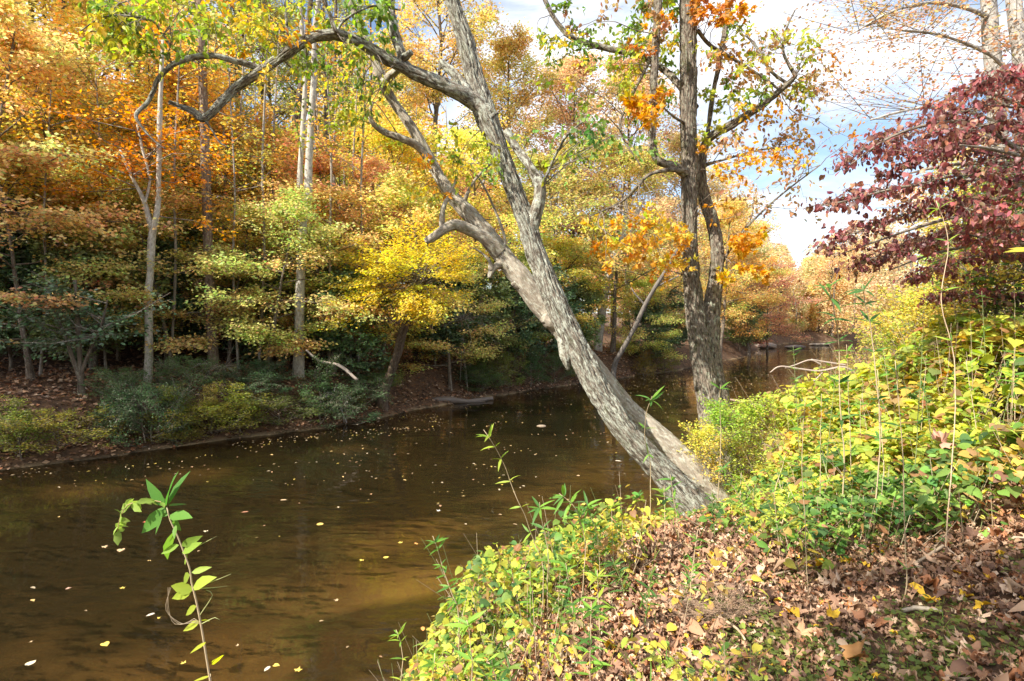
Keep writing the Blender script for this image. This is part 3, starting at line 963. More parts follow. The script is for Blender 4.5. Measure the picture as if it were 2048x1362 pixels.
r_, sk = trunk_tree('birch_tree', 'pale forked trunk splitting in a narrow V above the dark shrubs', 'tree',
  [[(296, 758, 8.5, 15.6), (298, 690, 7.5, 15.6), (297, 600, 7, 15.6), (301, 540, 6.8, 15.6), (303, 480, 7, 15.6), (307, 458, 6.5, 15.6), (315, 420, 5, 15.6), (318, 330, 4.3, 15.6), (319, 260, 5, 15.6), (322, 170, 4, 15.6), (326, 80, 3, 15.6)],
   [(306, 465, 6, 15.6), (296, 430, 5, 15.6), (288, 400, 4, 15.5), (280, 385, 4, 15.4), (262, 350, 3, 15.3), (240, 300, 2, 15.2)],
   [(290, 405, 3, 15.5), (300, 360, 2.5, 15.6), (285, 300, 2, 15.6), (270, 230, 1.6, 15.8)]], M_PALEBARK, (.85, .80, .72))
far_twigs(r_, sk, 34, 2.2, (.80, .36, .05), 12, .11, 5, (.55, 1), .25)
r_, sk = trunk_tree('poplar_tree', 'straight grey-brown trunk between the forked pale tree and the twin pale trunks', 'tree',
  [[(428, 735, 11.5, 17.4), (425, 690, 10, 17.4), (421, 600, 9.5, 17.4), (417, 500, 9, 17.4), (412, 350, 9, 17.4), (406, 180, 8, 17.4), (400, 0, 7, 17.4), (396, -160, 5, 17.4)]], M_FARBARK, (1.1, .95, .85))
far_twigs(r_, sk, 22, 2.2, (.88, .50, .10), 8, .12, 6, (.7, 1), .3)
r_, sk = trunk_tree('poplar_tree', 'twin pale trunks joined above a dark furrowed base', 'tree',
  [[(597, 742, 12, 17.6), (598, 690, 10, 17.6), (600, 600, 9, 17.6), (604, 500, 8.5, 17.6), (605, 430, 8, 17.6), (600, 390, 6, 17.6), (601, 330, 5, 17.6), (607, 240, 5, 17.6), (610, 150, 4.5, 17.6), (600, 0, 4, 17.6), (595, -140, 3, 17.6)],
   [(606, 440, 9, 17.6), (615, 400, 8, 17.5), (618, 320, 7, 17.5), (622, 250, 6.5, 17.5), (628, 150, 6, 17.5), (630, 60, 5, 17.5), (642, -40, 4, 17.5), (650, -160, 3, 17.5)]], M_PALEBARK, (.80, .76, .70))
far_twigs(r_, sk, 20, 2.0, (.40, .42, .07), 7, .12, 7, (.6, 1), .3)
trunk_tree('oak_tree', 'dark slanting trunk leaning right behind the twin pale trunks', 'tree',
  [[(562, 420, 9, 27), (575, 330, 8.5, 27), (590, 250, 8, 27), (602, 180, 7, 27), (612, 100, 6, 27), (625, -40, 4, 27)]], M_FARBARK, (.55, .5, .5), base_on_ground=True)
trunk_tree('oak_tree', 'darker slanting trunk crossing low behind the twin pale trunks', 'tree',
  [[(556, 430, 8, 29), (572, 370, 8, 29), (590, 310, 7.5, 29), (605, 240, 6, 29), (622, 150, 5, 29), (640, 20, 4, 29)]], M_FARBARK, (.45, .4, .4))
slim = [(88, 300, 15.2, 3), (205, 260, 16.4, 2.6), (348, 200, 17.0, 3.2), (470, 240, 17.6, 2.8), (525, 150, 18.0, 3.2), (663, 180, 18.6, 3.4), (722, 220, 19.2, 3), (450, 200, 21, 3.2), (478, 160, 23, 3.5), (520, 250, 24, 3), (545, 180, 22, 3.2), (640, 200, 21, 3.4), (668, 160, 23, 4), (690, 140, 24, 3.6), (705, 220, 22, 3), (350, 240, 22, 3), (232, 260, 21, 3), (120, 280, 20, 3.4), (60, 220, 22, 3.6), (745, 300, 27, 3), (820, 330, 28, 3), (905, 330, 30, 3.2), (1110, 420, 36, 3), (1255, 400, 38, 3)]
for k, (px, py, Y, hw) in enumerate(slim):
    x = px_x(px, Y); z = gz(x, Y); pb = 645 - (z - CAM_H) * FPX / Y; sg = (-1) ** k * 7
    rt, sk = trunk_tree('young_tree', 'slim grey young trunk in the far bank woods', 'tree',
       [[(px - sg, pb, hw, Y), (px + sg * .5, pb * .6 + py * .4, hw * .8, Y), (px, (pb * .3 + py * .7), hw * .7, Y), (px + sg, py, hw * .5, Y), (px + sg * 2, py - 120, hw * .25, Y)]], M_PALEBARK, (.55, .50, .45), group='slim young trunks of the far bank')
    far_twigs(rt, sk, 14, 1.5, [(.9, .62, .14), (.55, .52, .12), (.9, .55, .12)][k % 3], 5, .11, 90 + k, (.45, 1), .4)
darktr = [(120, 30, 26, 9), (95, 10, 28, 6), (665, 60, 30, 8), (640, 300, 31, 6), (340, 130, 33, 7), (470, 200, 33, 5), (520, 120, 35, 6), (700, 150, 36, 6), (230, 100, 31, 8), (30, 60, 32, 8), (170, 300, 25, 5), (750, 260, 37, 5)]
for k, (px, py, Y, hw) in enumerate(darktr):
    x = px_x(px, Y); z = gz(x, Y)
    pb = 645 - (z - CAM_H) * FPX / Y
    sg = (-1) ** k * 6
    rt, sk = trunk_tree('oak_tree', 'thin dark forest trunk standing among the hillside trees', 'tree',
       [[(px - sg * 2, pb, hw * .55, Y), (px, (pb + py) / 2, hw * .45, Y), (px + sg, py, hw * .4, Y), (px + sg * 1.5, py - 250, hw * .3, Y)]], M_FARBARK, (.62, .57, .54), group='thin dark trunks on the hillside')
leaning = [
 ('maple_tree', 'brown trunk leaning right from the bank under layered yellow sprays', [[(765, 790, 12, 18.4), (780, 750, 9, 18.4), (797, 700, 9, 18.2), (806, 660, 9, 18.0), (825, 620, 7, 17.8), (842, 590, 6, 17.6), (850, 560, 4, 17.4), (880, 520, 3, 17.2)], [(842, 590, 4, 17.6), (810, 560, 3, 17.4), (770, 540, 2.5, 17.2)]], (.62, .52, .45)),
]
r_, sk = trunk_tree(leaning[0][0], leaning[0][1], 'tree', leaning[0][2], M_FARBARK, leaning[0][3])
# its layered yellow foliage
rg = np.random.default_rng(5)
wb, lb = MB(), MB()
S, E = [], []
o0 = np.array(r_.location)
for k in range(150):
    px = rg.uniform(650, 940); py = 590 - 95 * rg.uniform(0, 1) + 50 * math.sin(px * .021) - 10 + .15 * (840 - px)
    if rg.uniform() < .35: py = rg.uniform(480, 610)
    if rg.uniform() < .25: px = rg.uniform(790, 880); py = rg.uniform(590, 640)
    Y = rg.uniform(16.0, 19.4)
    s_ = P(835 + rg.normal(0, 12), 585 - rg.uniform(0, 40), 17.5) - o0
    e_ = P(px, py, Y) - o0
    mid = s_ * .45 + e_ * .55 + np.array([0, 0, .12])
    wb.sticks([s_, mid], [mid, e_], [.012, .007], [.007, .003])
    for j in range(7):
        d = norm(e_ - s_) + rg.normal(0, .8, 3) * [1, 1, .12]
        b_ = mid * (1 - j / 7) + e_ * j / 7
        S.append(b_); E.append(b_ + norm(d) * rg.uniform(.3, .6))
S, E = np.array(S), np.array(E)
wb.sticks(S, E, .004, .002)
spray_leaves(lb, S, E, 14, .095, DIAMOND, .85, .08, .15, (.2, .2), 3)
wb.build('branch', M_TWIG, r_, bc=True)['kind'] = 'stuff'
c = lb.build('crown', M_LEAF, r_); c.color = (.86, .68, .10, 1)

trunk_tree('snag', 'bare grey pole slanting right over the water from the far bank', 'dead tree',
  [[(1228, 735, 5.5, 27.0), (1245, 700, 5, 26.8), (1272, 650, 4.6, 26.5), (1290, 610, 4.2, 26.3), (1310, 575, 4, 26.1), (1335, 535, 3.5, 26), (1365, 480, 2.5, 26)],
   [(1290, 610, 2, 26.3), (1272, 590, 1.5, 26.3), (1262, 575, 1, 26.3)], [(1310, 575, 2.2, 26.1), (1340, 560, 1.5, 26), (1358, 552, 1, 26)]], M_PALEBARK, (.30, .27, .25))
r_, sk = trunk_tree('poplar_tree', 'pale crooked trunk forking behind the gold leaves left of the upright tree', 'tree',
  [[(1196, 690, 9, 33), (1205, 620, 8, 33), (1215, 560, 8, 33), (1232, 500, 7.5, 33), (1238, 475, 8, 33), (1262, 455, 7, 33), (1272, 430, 5, 33), (1285, 400, 4, 33)],
   [(1240, 475, 6, 33), (1250, 440, 4.5, 33), (1253, 415, 3, 33), (1248, 390, 2, 33)], [(1250, 458, 5, 33), (1285, 450, 3.5, 33), (1310, 452, 2.5, 33)]], M_PALEBARK, (.85, .80, .76))
# tall bare poplar stems at the right edge
def wisp_tree(lab, polys, color, seed, nb, ln, tint, per, size, mat=M_PALEBARK, frac=(.3, 1)):
    root, sk = trunk_tree('poplar_tree', lab, 'tree', polys, mat, color, group=None, n=18)
    far_twigs(root, sk, nb, ln, tint, per, size, seed, frac, .35, tmpl=OVAL, thick=.4)
    return root, sk
wisp_tree('tall white-barked trunk rising behind the red dogwood', [[(2010, 640, 19, 12.5), (2005, 500, 17, 12.5), (2000, 350, 16, 12.5), (1992, 200, 15, 12.5), (1982, 80, 14, 12.5), (1974, -40, 13, 12.5), (1970, -200, 13, 12.5)],
   [(1990, 40, 5, 12.5), (1930, 15, 4, 12.2), (1860, 6, 3, 11.8), (1780, 25, 2.2, 11.4), (1700, 70, 1.4, 11)]], (.74, .72, .70), 41, 60, 2.6, (.74, .44, .20), 5, .07)
wisp_tree('white-barked trunk at the photo\'s right edge, right of its taller twin', [[(2075, 640, 18, 11.8), (2062, 400, 16, 11.8), (2050, 200, 14, 11.8), (2034, 60, 13, 11.8), (2022, -60, 12, 11.8), (2010, -220, 12, 11.8)],
   [(2060, 280, 5, 11.8), (1960, 230, 3.5, 11.6), (1850, 215, 2.5, 11.4), (1740, 240, 1.6, 11.2)], [(2050, 180, 5, 11.8), (1980, 110, 3.5, 11.6), (1880, 70, 2.5, 11.4), (1800, 60, 1.6, 11.2)]], (.74, .72, .70), 42, 80, 2.8, (.74, .44, .22), 5, .07)

# ------------------------------------------------------------------ evergreens and shrubs of the far bank
rh = [(20, 15.8, 'rhodo_b', 1.15), (95, 17.5, 'rhodo_b', 1.3), (180, 15.9, 'rhodo_b', 1.15), (235, 18.0, 'rhodo_b', 1.35), (330, 18.3, 'rhodo_b', 1.15), (375, 20.5, 'rhodo_b', 1.4),
      (480, 21.5, 'rhodo_b', 1.3), (540, 19.5, 'rhodo_a', 1.3), (640, 20.5, 'rhodo_b', 1.1), (700, 19.2, 'rhodo_a', 1.3), (870, 22.8, 'rhodo_b', 1.1), (940, 24.2, 'rhodo_b', 1.1), (1030, 26.2, 'rhodo_b', 1.1), (1090, 28.2, 'rhodo_a', 1.6), (1160, 30.2, 'rhodo_b', 1.0),
      (1300, 34, 'rhodo_b', 1.0), (1345, 37.5, 'rhodo_b', 1.1), (1480, 50.5, 'rhodo_b', 1.2), (1500, 56, 'rhodo_b', 1.3), (-60, 16.5, 'rhodo_b', 1.4), (-150, 15.5, 'rhodo_b', 1.4)]
RG_ = 'dark evergreen rhododendrons in the far bank shade'
rl = ['at the left edge, lowest of the dark thicket', 'behind the one at the left edge, with taller crown', 'around the thin multi-stemmed trunks at left', 'tall and dark just left of the forked pale trunk', 'between the forked pale trunk and the straight grey trunk',
      'high on the slope behind the straight grey trunk', 'high on the slope left of the twin pale trunks', 'small, filling the gap left of the twin pale trunks', 'just right of the base of the twin pale trunks', 'small and low beside the brown leaning trunk', 'behind the pale bare twigs',
      'under the low olive maple', 'close to the water left of the leaning trunk', 'small, overhanging the water behind the leaning trunk', 'right of where the leaning trunks cross', 'at the water left of the upright tree', 'behind the trunk of the upright tree', 'dark at the river bend', 'last one before the far rapids', 'far left beyond the frame edge', 'far left bank thicket']
for k, (px, Y, key, s) in enumerate(rh):
    s = s * (.72 if k < 7 else .85)
    place('rhododendron', key, px_x(px, Y), Y, 'dark glossy rhododendron ' + rl[k], 'rhododendron', RG_, k * 1.3, s, [(.16, .25, .11), (.13, .21, .10), (.24, .30, .10)][k % 3])
sh = [(340, 14.7, (.22, .24, .05)), (420, 15.2, (.34, .30, .05)), (480, 15.6, (.30, .30, .05)), (555, 16.3, (.16, .20, .05)), (640, 16.9, (.10, .15, .06)), (690, 17.4, (.10, .15, .07)), (230, 13.9, (.09, .14, .06)), (300, 14.2, (.10, .15, .07)), (40, 12.6, (.22, .24, .05)), (110, 13.1, (.30, .28, .05)),
      (960, 23.6, (.14, .18, .05)), (1000, 24.8, (.22, .24, .05)), (1060, 26.0, (.10, .16, .06)), (1110, 27.4, (.12, .18, .06)), (1160, 28.6, (.28, .26, .06)), (1330, 34.8, (.30, .30, .05)), (1290, 32.6, (.30, .20, .05))]
sl = ['olive, under the forked pale trunk', 'yellow olive, on the lip of the bank below the straight grey trunk', 'olive gold, right of the yellow olive one on the bank lip', 'dull green, below the twin pale trunks', 'blue green, right of the twin pale trunks at the water', 'blue green, beside the brown leaning trunk base', 'dark green, at the foot of the multi-stemmed trunks', 'dark green, trailing roots over the water below the forked pale trunk',
      'olive, at the lower left bank edge', 'rusty olive, on the left bank above the shore', 'dull green, behind the end of the stranded log', 'olive, hanging low left of the leaning trunk', 'dark green, touching the water left of the leaning trunk', 'dark green, seen under the crossing trunks', 'tawny, at the water right of the crossing trunks', 'olive yellow, by the water left of the upright tree', 'brownish, at the root of the slanting bare pole']
for k, (px, Y, c) in enumerate(sh):
    Y = Y - .75
    place('bank_shrub', 'shrub_a' if k % 2 else 'shrub_b', px_x(px, Y), Y, 'low leafy shrub, ' + sl[k], 'shrub', 'low shrubs along the far shore', k * 2.1, [(.6, .7, .5), (.8, .8, .42), (.7, .8, .5), (.9, .7, .4), (.7, .7, .75), (.75, .7, .6), (.6, .5, .55), (.7, .6, .7)][k % 8] if k < 10 else .7, tuple(min(1, v * 1.0) for v in c))

rgt_ = np.random.default_rng(61)
for k in range(14):
    px = rgt_.uniform(-40, 780) if k < 9 else rgt_.uniform(900, 1180)
    Yf = np.interp(px, [0, 400, 700, 860, 1000, 1180], [11.4, 13.9, 16.6, 20, 23.5, 28.4]) + rgt_.uniform(.1, 1.5)
    place('bank_shrub', ['shrub_a', 'shrub_b'][k % 2], px_x(px, Yf), Yf, 'scrubby shrub in the dark tangle along the far shore', 'shrub', 'tangle of scrub on the far shore', k * 2.3, (rgt_.uniform(.4, .8), rgt_.uniform(.4, .8), rgt_.uniform(.25, .6)), [(.16, .24, .09), (.30, .30, .08), (.12, .2, .09), (.42, .34, .09)][k % 4])

# multi-stemmed small tree on the left, pale bare twig bush, stranded log, bare branches
r_, sk = trunk_tree('laurel_tree', 'small dark tree whose thin stems fan out from one foot at left', 'tree',
  [[(166, 832, 9, 13.9), (163, 790, 7, 13.9), (160, 720, 5, 13.9), (155, 640, 4, 13.9), (150, 560, 3, 13.9)], [(163, 770, 4.5, 13.9), (140, 700, 3.5, 13.8), (128, 665, 3, 13.7), (100, 610, 2, 13.6)],
   [(162, 750, 4, 13.9), (180, 700, 3, 13.9), (200, 660, 2, 13.9), (215, 600, 1.5, 13.8)]], M_FARBARK, (.75, .68, .6))
far_twigs(r_, sk, 26, 1.6, (.12, .19, .09), 12, .095, 17, (.5, 1), .3, tmpl=OVAL, mat=M_WAXY)
def twig_bush(name, lab, cat, px, py, Y, n, ln, col_, seed, fan=None, r=.012, sub=4):
    b = P(px, py, Y)
    rg = np.random.default_rng(seed)
    mb = MB()
    for k in range(n):
        a = rg.uniform(0, 2 * PI) if fan is None else rg.uniform(*fan)
        d = norm([math.cos(a), math.sin(a) * .8, rg.uniform(.1, .9)])
        p = np.zeros(3); pts = [p]; l = ln * rg.uniform(.5, 1.1)
        for j in range(6):
            d = norm(d + rg.normal(0, .18, 3) + np.array([0, 0, -.22]))
            pts.append(pts[-1] + d * l / 6)
        pts = np.array(pts)
        mb.tube(pts, r * (1 - .8 * np.linspace(0, 1, 7)), 5, C=col_)
        for j in range(sub):
            q = rg.integers(1, 6); dd = norm(d + rg.normal(0, .7, 3)) * l * rg.uniform(.15, .4)
            mb.sticks([pts[q]], [pts[q] + dd], r * .4, r * .15, col_)
    drop = gz(b[0], b[1]) - b[2]
    if drop < -.1:
        for k in range(3):
            e = np.array([rg.normal(0, .25), rg.normal(.1, .2), drop - .1])
            mb.tube([[0, 0, 0], e * [.3, .3, .5] + rg.normal(0, .08, 3), e], [r * .9, r * 1.2, r * 1.7], 6, C=col_, step=.15)
    o = mb.build(name, M_STEM, smooth=True)
    o.location = b
    return tag(o, lab, cat)
twig_bush('bare_shrub', 'spray of pale leafless arching twigs on the dark far bank', 'bare shrub', 925, 640, 22.6, 34, 2.0, (.42, .38, .32), 3)
twig_bush('bare_shrub', 'tangle of pale dead twigs at the foot of the straight grey trunk', 'bare shrub', 445, 735, 16.6, 16, 1.0, (.38, .32, .26), 4)
twig_bush('bare_shrub', 'small whitish tangle of bare twigs among the blue green shrubs', 'bare shrub', 672, 790, 16.6, 14, .7, (.48, .44, .40), 6)
twig_bush('bare_shrub', 'dead roots and twigs hanging over the shore below the forked pale trunk', 'bare shrub', 285, 815, 13.6, 16, 1.0, (.22, .17, .13), 9, sub=6)

def poly_thing(name, lab, cat, pls, col_, n=8, group=None, bump=0, mat=None):
    mb = MB()
    o0 = P(*pls[0][0][:2], pls[0][0][3])
    for k, pl in enumerate(pls):
        pts = np.array([P(a, c, Y) for a, c, _, Y in pl])
        rad = np.array([h * Y / FPX for _, _, h, Y in pl])
        if name == 'dead_stick':
            for q_, p_ in enumerate(pts): p_[2] = gz(p_[0], p_[1]) + .03 + (.10 if 'lean' in lab or 'propped' in lab else .01) * q_ / len(pts)
        pts = pts - o0
        mb.tube(pts, rad, n, C=col_, step=.08, bump=bump, seed=k)
    o = mb.build(name, mat or M_STEM, smooth=True, bc=True)
    o.location = o0
    return tag(o, lab, cat, group)
poly_thing('fallen_log', 'grey weathered log stranded at the foot of the far bank', 'log', [[(985, 797, 4, 21.9), (940, 803, 5, 21.4), (890, 800, 7, 20.9), (850, 803, 6, 20.6), (835, 806, 3, 20.4)], [(975, 802, 2, 21.8), (930, 812, 2.5, 20.9), (905, 822, 2, 20.2)]], (.16, .125, .10), 10, bump=.02)
poly_thing('fallen_branch', 'thin bare branch slanting down beside the twin pale trunks', 'branch', [[(612, 700, 2, 16.4), (640, 722, 3, 16.4), (680, 732, 3.5, 16.5), (715, 760, 3, 16.5)]], (.36, .30, .25), 6)
poly_thing('fallen_branch', 'crooked pale branch lying by the straight grey trunk', 'branch', [[(372, 745, 2, 16.2), (385, 735, 2.5, 16.2), (400, 728, 2, 16.2), (418, 726, 1, 16.2)]], (.36, .30, .25), 6)
poly_thing('driftwood', 'tan driftwood stick poking from the water right of the upright tree', 'driftwood', [[(1452, 798, 2, 20.0), (1480, 803, 3, 19.8), (1510, 809, 3.4, 19.6), (1530, 814, 2.5, 19.5)]], (.24, .17, .11), 8, bump=.01)
poly_thing('driftwood', 'white forked dead branch hanging over the river near the right bank', 'driftwood', [[(1750, 800, 3.0, 16), (1725, 762, 2.8, 16), (1690, 735, 2.6, 16), (1640, 742, 2.3, 16), (1600, 738, 2.0, 16), (1560, 733, 1.6, 16), (1540, 745, 1.0, 16)], [(1640, 728, 2.0, 16), (1620, 720, 1.6, 16), (1590, 730, 1.3, 16), (1570, 736, 1.0, 16)], [(1690, 730, 2.0, 16), (1650, 724, 2.0, 16), (1622, 719, 1.6, 16)], [(1645, 745, 1.6, 16), (1630, 760, 1.3, 16), (1622, 765, 1.0, 16)]], (.40, .33, .27), 7)
def rock(px, py, Y, s, lab, c=(.20, .165, .125), seed=1):
    b = P(px, py, Y)
    rg = np.random.default_rng(seed)
    u, v = np.meshgrid(np.linspace(0, 2 * PI, 25)[:-1], np.linspace(.02, PI - .02, 14))
    p = np.stack([np.cos(u) * np.sin(v), np.sin(u) * np.sin(v), np.cos(v)], -1)
    p = p * (.75 + .5 * fbm(p * 1.4 + seed, 3, seed))[..., None] * np.array(s)
    n = 24; m_ = 14
    i = np.arange(m_ - 1)[:, None] * n; j = np.arange(n)[None]
    Q = np.stack([i + j, i + n + j, i + n + (j + 1) % n, i + (j + 1) % n], -1).reshape(-1, 4)
    mb = MB(); mb.add(p.reshape(-1, 3), Q, c)
    o = mb.build('river_rock', M_ROCK, smooth=True); o.location = b
    tag(o, lab, 'rock')
rock(1083, 853, 16.4, (.15, .10, .05), 'small tan rock breaking the water surface in midstream', (.26, .20, .14), 2)
rock(1590, 694, 66, (1.2, .6, .22), 'low dark rock left of the far rapids', (.16, .13, .11), 3)
rock(1640, 689, 74, (1.5, .6, .2), 'wide flat rock ledge in the far rapids', (.22, .18, .14), 4)
rock(1530, 692, 66, (1.4, .8, .4), 'rounded rock at the bend under the dark bush', (.28, .22, .18), 5)
# ------------------------------------------------------------------ the near trees
def hero(name, lab, cat, polys, mat, thin=.79, step=.03):
    """polys: list of (points[(px,py,halfwidth,Y)], segments, bump)"""
    p0 = polys[0][0][0]
    b = P(p0[0], p0[1], p0[3]); zg = gz(b[0], b[1])
    o0 = np.array([b[0], b[1], min(zg, b[2])])
    root = empty(name, o0)
    tag(root, lab, cat)
    sk = []; t = None
    for k, (pl, seg, bm) in enumerate(polys):
        pts = np.array([P(a, c, Y) for a, c, _, Y in pl]) - o0
        rad = np.array([h * Y / FPX for _, _, h, Y in pl]) * thin
        mb = MB()
        big_ = rad.max() > .1
        mb.tube(pts, rad, int(seg * 1.5), step=.024 if big_ else max(step, rad.mean() * .12), bump=bm, seed=k * 5 + 2, freq=(21, 21, 4.2))
        o = mb.build('trunk' if k == 0 else ('limb' if rad.max() > .03 else 'branch'), mat, root, smooth=True, bc=True)
        t = t or o
        q, _ = resample(pts, rad, .25)
        sk.append(q)
    return root, o0, np.vstack(sk), t

def sprays(root, o0, skp, specs, name, mat=None, seed=0, twmat=None, tint=(1, 1, 1)):
    """specs: (px0,px1,py0,py1, Y0,Y1, count, palette, leafsize, tmpl, per, spread)"""
    rg = np.random.default_rng(seed)
    wb, lb = MB(), MB()
    for (x0, x1, y0, y1, Y0, Y1, cnt, pal, size, tmpl, per, spread) in specs:
        S, E, cs = [], [], []
        pal = np.array(pal)
        for k in range(cnt):
            tg = P(rg.uniform(x0, x1), rg.uniform(y0, y1), rg.uniform(Y0, Y1)) - o0
            dd = np.linalg.norm(skp - tg, axis=1)
            cand = np.argsort(dd)[:6]
            s = skp[rg.choice(cand)]
            L_ = np.linalg.norm(tg - s)
            if L_ > 3.2:
                s = tg + (s - tg) / L_ * 3.2 * 0 + norm(s - tg) * 1.1
            pts = [s]
            m = 6
            bow = rg.normal(0, .12, 3) * min(L_, 2)
            for j in range(1, m + 1):
                f = j / m
                pts.append(s * (1 - f) + tg * f + bow * math.sin(PI * f) + np.array([0, 0, .10 * min(L_, 2) * math.sin(PI * f)]) + rg.normal(0, .02, 3))
            pts = np.array(pts)
            r0 = .004 + .004 * min(L_, 2)
            wb.tube(pts, np.linspace(r0, .0018, m + 1), 5, step=.15)
            dm = norm(pts[-1] - pts[-3])
            cc = pal[rg.integers(len(pal))]
            for j in range(7):
                f = rg.uniform(.45, 1.0) * m; a = min(int(f), m - 1)
                b = pts[a] * (1 - f + a) + pts[a + 1] * (f - a)
                d = norm(dm + rg.normal(0, .9, 3) * [1, 1, .5] + np.array([0, 0, -.15]))
                S.append(b); E.append(b + d * spread * rg.uniform(.4, 1.0)); cs.append(cc)
        S, E, cs = np.array(S), np.array(E), np.array(cs)
        wb.sticks(S, E, .0013, .001)
        M = len(S)
        t = rg.uniform(.1, 1.05, (M, per, 1))
        pos = S[:, None] * (1 - t) + E[:, None] * t
        dirv = norm(E - S)[:, None] + np.zeros_like(pos)
        d = dirv * .5 + rg.normal(0, .6, pos.shape); d[..., 2] -= rg.uniform(.0, 1.0, (M, per))
        nn = rg.normal(0, .7, pos.shape); nn[..., 2] += .7
        n = M * per
        c = np.repeat(cs, per, 0) * leafcol(n, None, .18, .25)
        lb.leaves(pos.reshape(-1, 3) + rg.normal(0, .01, (n, 3)), d.reshape(-1, 3), nn.reshape(-1, 3), size * rg.uniform(.65, 1.25, n), c, tmpl)
    w_ = wb.build('twig', twmat or M_TWIG, root, bc=True)
    o = lb.build(name, mat or M_LEAF, root)
    o.color = (*tint, 1)
    return o

GL = (.20, .30, .05); YG = (.50, .52, .07); YL = (.80, .62, .08); OB = (.62, .26, .06); OG = (.80, .40, .04); TAN = (.50, .30, .14)
A_ = 'leaning_tree'
h1, o1, s1, t1 = hero('leaning_tree', 'big rough-barked tree with pale lichen leaning left out over the river', 'leaning tree', [
 ([(1468, 1122, 84, 6.35), (1432, 1070, 60, 6.4), (1385, 1010, 43, 6.5), (1325, 942, 34, 6.55), (1262, 875, 31, 6.6), (1205, 792, 30, 6.7), (1156, 700, 29, 6.8), (1114, 610, 28, 6.9), (1078, 520, 25, 7.0), (1054, 450, 23, 7.05), (1032, 390, 22, 7.1), (1003, 310, 22, 7.15), (970, 225, 27, 7.2), (948, 150, 22, 7.3), (930, 80, 20, 7.35), (905, 0, 17.5, 7.4), (872, -120, 17, 7.5), (840, -260, 20, 7.6), (820, -400, 10, 7.7)], 72, .020),
 ([(985, 240, 22, 7.15), (950, 205, 21, 7.15), (900, 176, 18, 7.0), (830, 146, 16, 6.9), (770, 115, 14.5, 6.8), (720, 85, 13, 6.7), (680, 71, 12.5, 6.6), (630, 73, 12.5, 6.5), (590, 95, 13, 6.4), (550, 124, 12.5, 6.4), (510, 150, 11, 6.3), (470, 176, 11, 6.3), (440, 206, 10.5, 6.2), (408, 236, 10, 6.2), (388, 224, 8.5, 6.2), (362, 214, 6, 6.2), (338, 204, 4, 6.2)], 36, .010),
 ([(528, 140, 8, 6.35), (500, 130, 7.5, 6.3), (470, 122, 7, 6.2), (430, 112, 7, 6.1), (385, 115, 7, 6.1), (345, 130, 6.5, 6.0), (315, 160, 6, 6.0), (308, 180, 5.5, 6.0), (295, 205, 5, 6.0), (272, 230, 4.5, 5.9), (285, 255, 3, 5.9), (310, 283, 2.2, 5.9), (332, 298, 1.2, 5.9)], 14, .003),
 ([(798, 128, 13, 6.85), (803, 110, 12, 6.85), (795, 85, 13, 6.9), (785, 50, 13.5, 6.9), (778, 10, 13.5, 7.0), (770, -80, 11, 7.0), (760, -200, 8, 7.0)], 28, .010),
 ([(800, 122, 10, 6.85), (812, 112, 9, 6.8), (823, 104, 7, 6.75)], 16, .004),
 ([(938, 195, 16, 7.1), (925, 168, 13, 7.2), (905, 145, 12, 7.25), (885, 128, 10, 7.3), (878, 122, 6, 7.3)], 24, .010),
 ([(1058, 480, 14, 7.05), (1070, 435, 16, 7.0), (1078, 400, 15, 6.95), (1078, 368, 14, 6.95), (1058, 330, 11, 7.0), (1036, 300, 10, 7.1), (1012, 262, 11, 7.15)], 30, .010),
 ([(1084, 372, 6, 6.9), (1098, 340, 4, 6.8), (1112, 308, 3.4, 6.7), (1135, 270, 3, 6.6), (1170, 240, 2.2, 6.5)], 8, 0),
 ([(690, 70, 6, 6.6), (672, 62, 6, 6.5), (662, 35, 5, 6.5), (650, 0, 4.5, 6.4), (640, -60, 3, 6.4)], 10, 0),
 ([(672, 68, 3.5, 6.6), (690, 40, 3, 6.6), (745, 12, 2.6, 6.7), (800, 20, 2, 6.7)], 8, 0),
 ([(575, 108, 4, 6.4), (574, 60, 3.4, 6.4), (570, 0, 3, 6.4), (566, -60, 2, 6.4)], 8, 0),
 ([(408, 238, 3, 6.2), (425, 262, 2.4, 6.2), (440, 285, 2, 6.2), (468, 300, 1, 6.2)], 6, 0),
 ([(372, 118, 4, 6.1), (345, 95, 3.6, 6.0), (325, 70, 3, 6.0), (300, 40, 2.6, 5.9), (215, 32, 2.2, 5.8), (160, 62, 1.4, 5.7)], 8, 0),
 ([(1138, 640, 20, 6.9), (1130, 690, 20, 6.85), (1134, 718, 15, 6.8), (1138, 740, 4, 6.8)], 26, .012),
], M_BARK)
sprays(h1, o1, s1, [
 (200, 440, -10, 105, 5.6, 6.6, 26, [(.30, .40, .06), YG, (.55, .55, .08), (.40, .46, .07)], .07, OVAL, 5, .36),
 (420, 640, 0, 130, 5.9, 6.8, 20, [YG, YL, (.35, .42, .06), OG], .068, OVAL, 5, .34),
 (560, 740, 90, 260, 6.2, 7.2, 16, [GL, YG, (.35, .42, .06)], .07, OVAL, 4, .34),
 (640, 780, 0, 70, 6.4, 7.4, 14, [GL, YG], .08, OVAL, 5, .28),
 (140, 300, 20, 110, 5.6, 6.3, 12, [YG, YL, GL], .08, OVAL, 5, .26),
 (1060, 1330, 230, 340, 6.2, 7.2, 14, [GL, YG, (.25, .38, .08)], .07, OVAL, 3, .32),
 (1180, 1300, 230, 300, 6.0, 6.6, 3, [GL, (.16, .3, .08)], .085, OVAL, 3, .3),
 (860, 1000, 230, 400, 6.8, 7.8, 12, [YG, GL, YL], .07, OVAL, 4, .3),
], 'crown', seed=11)

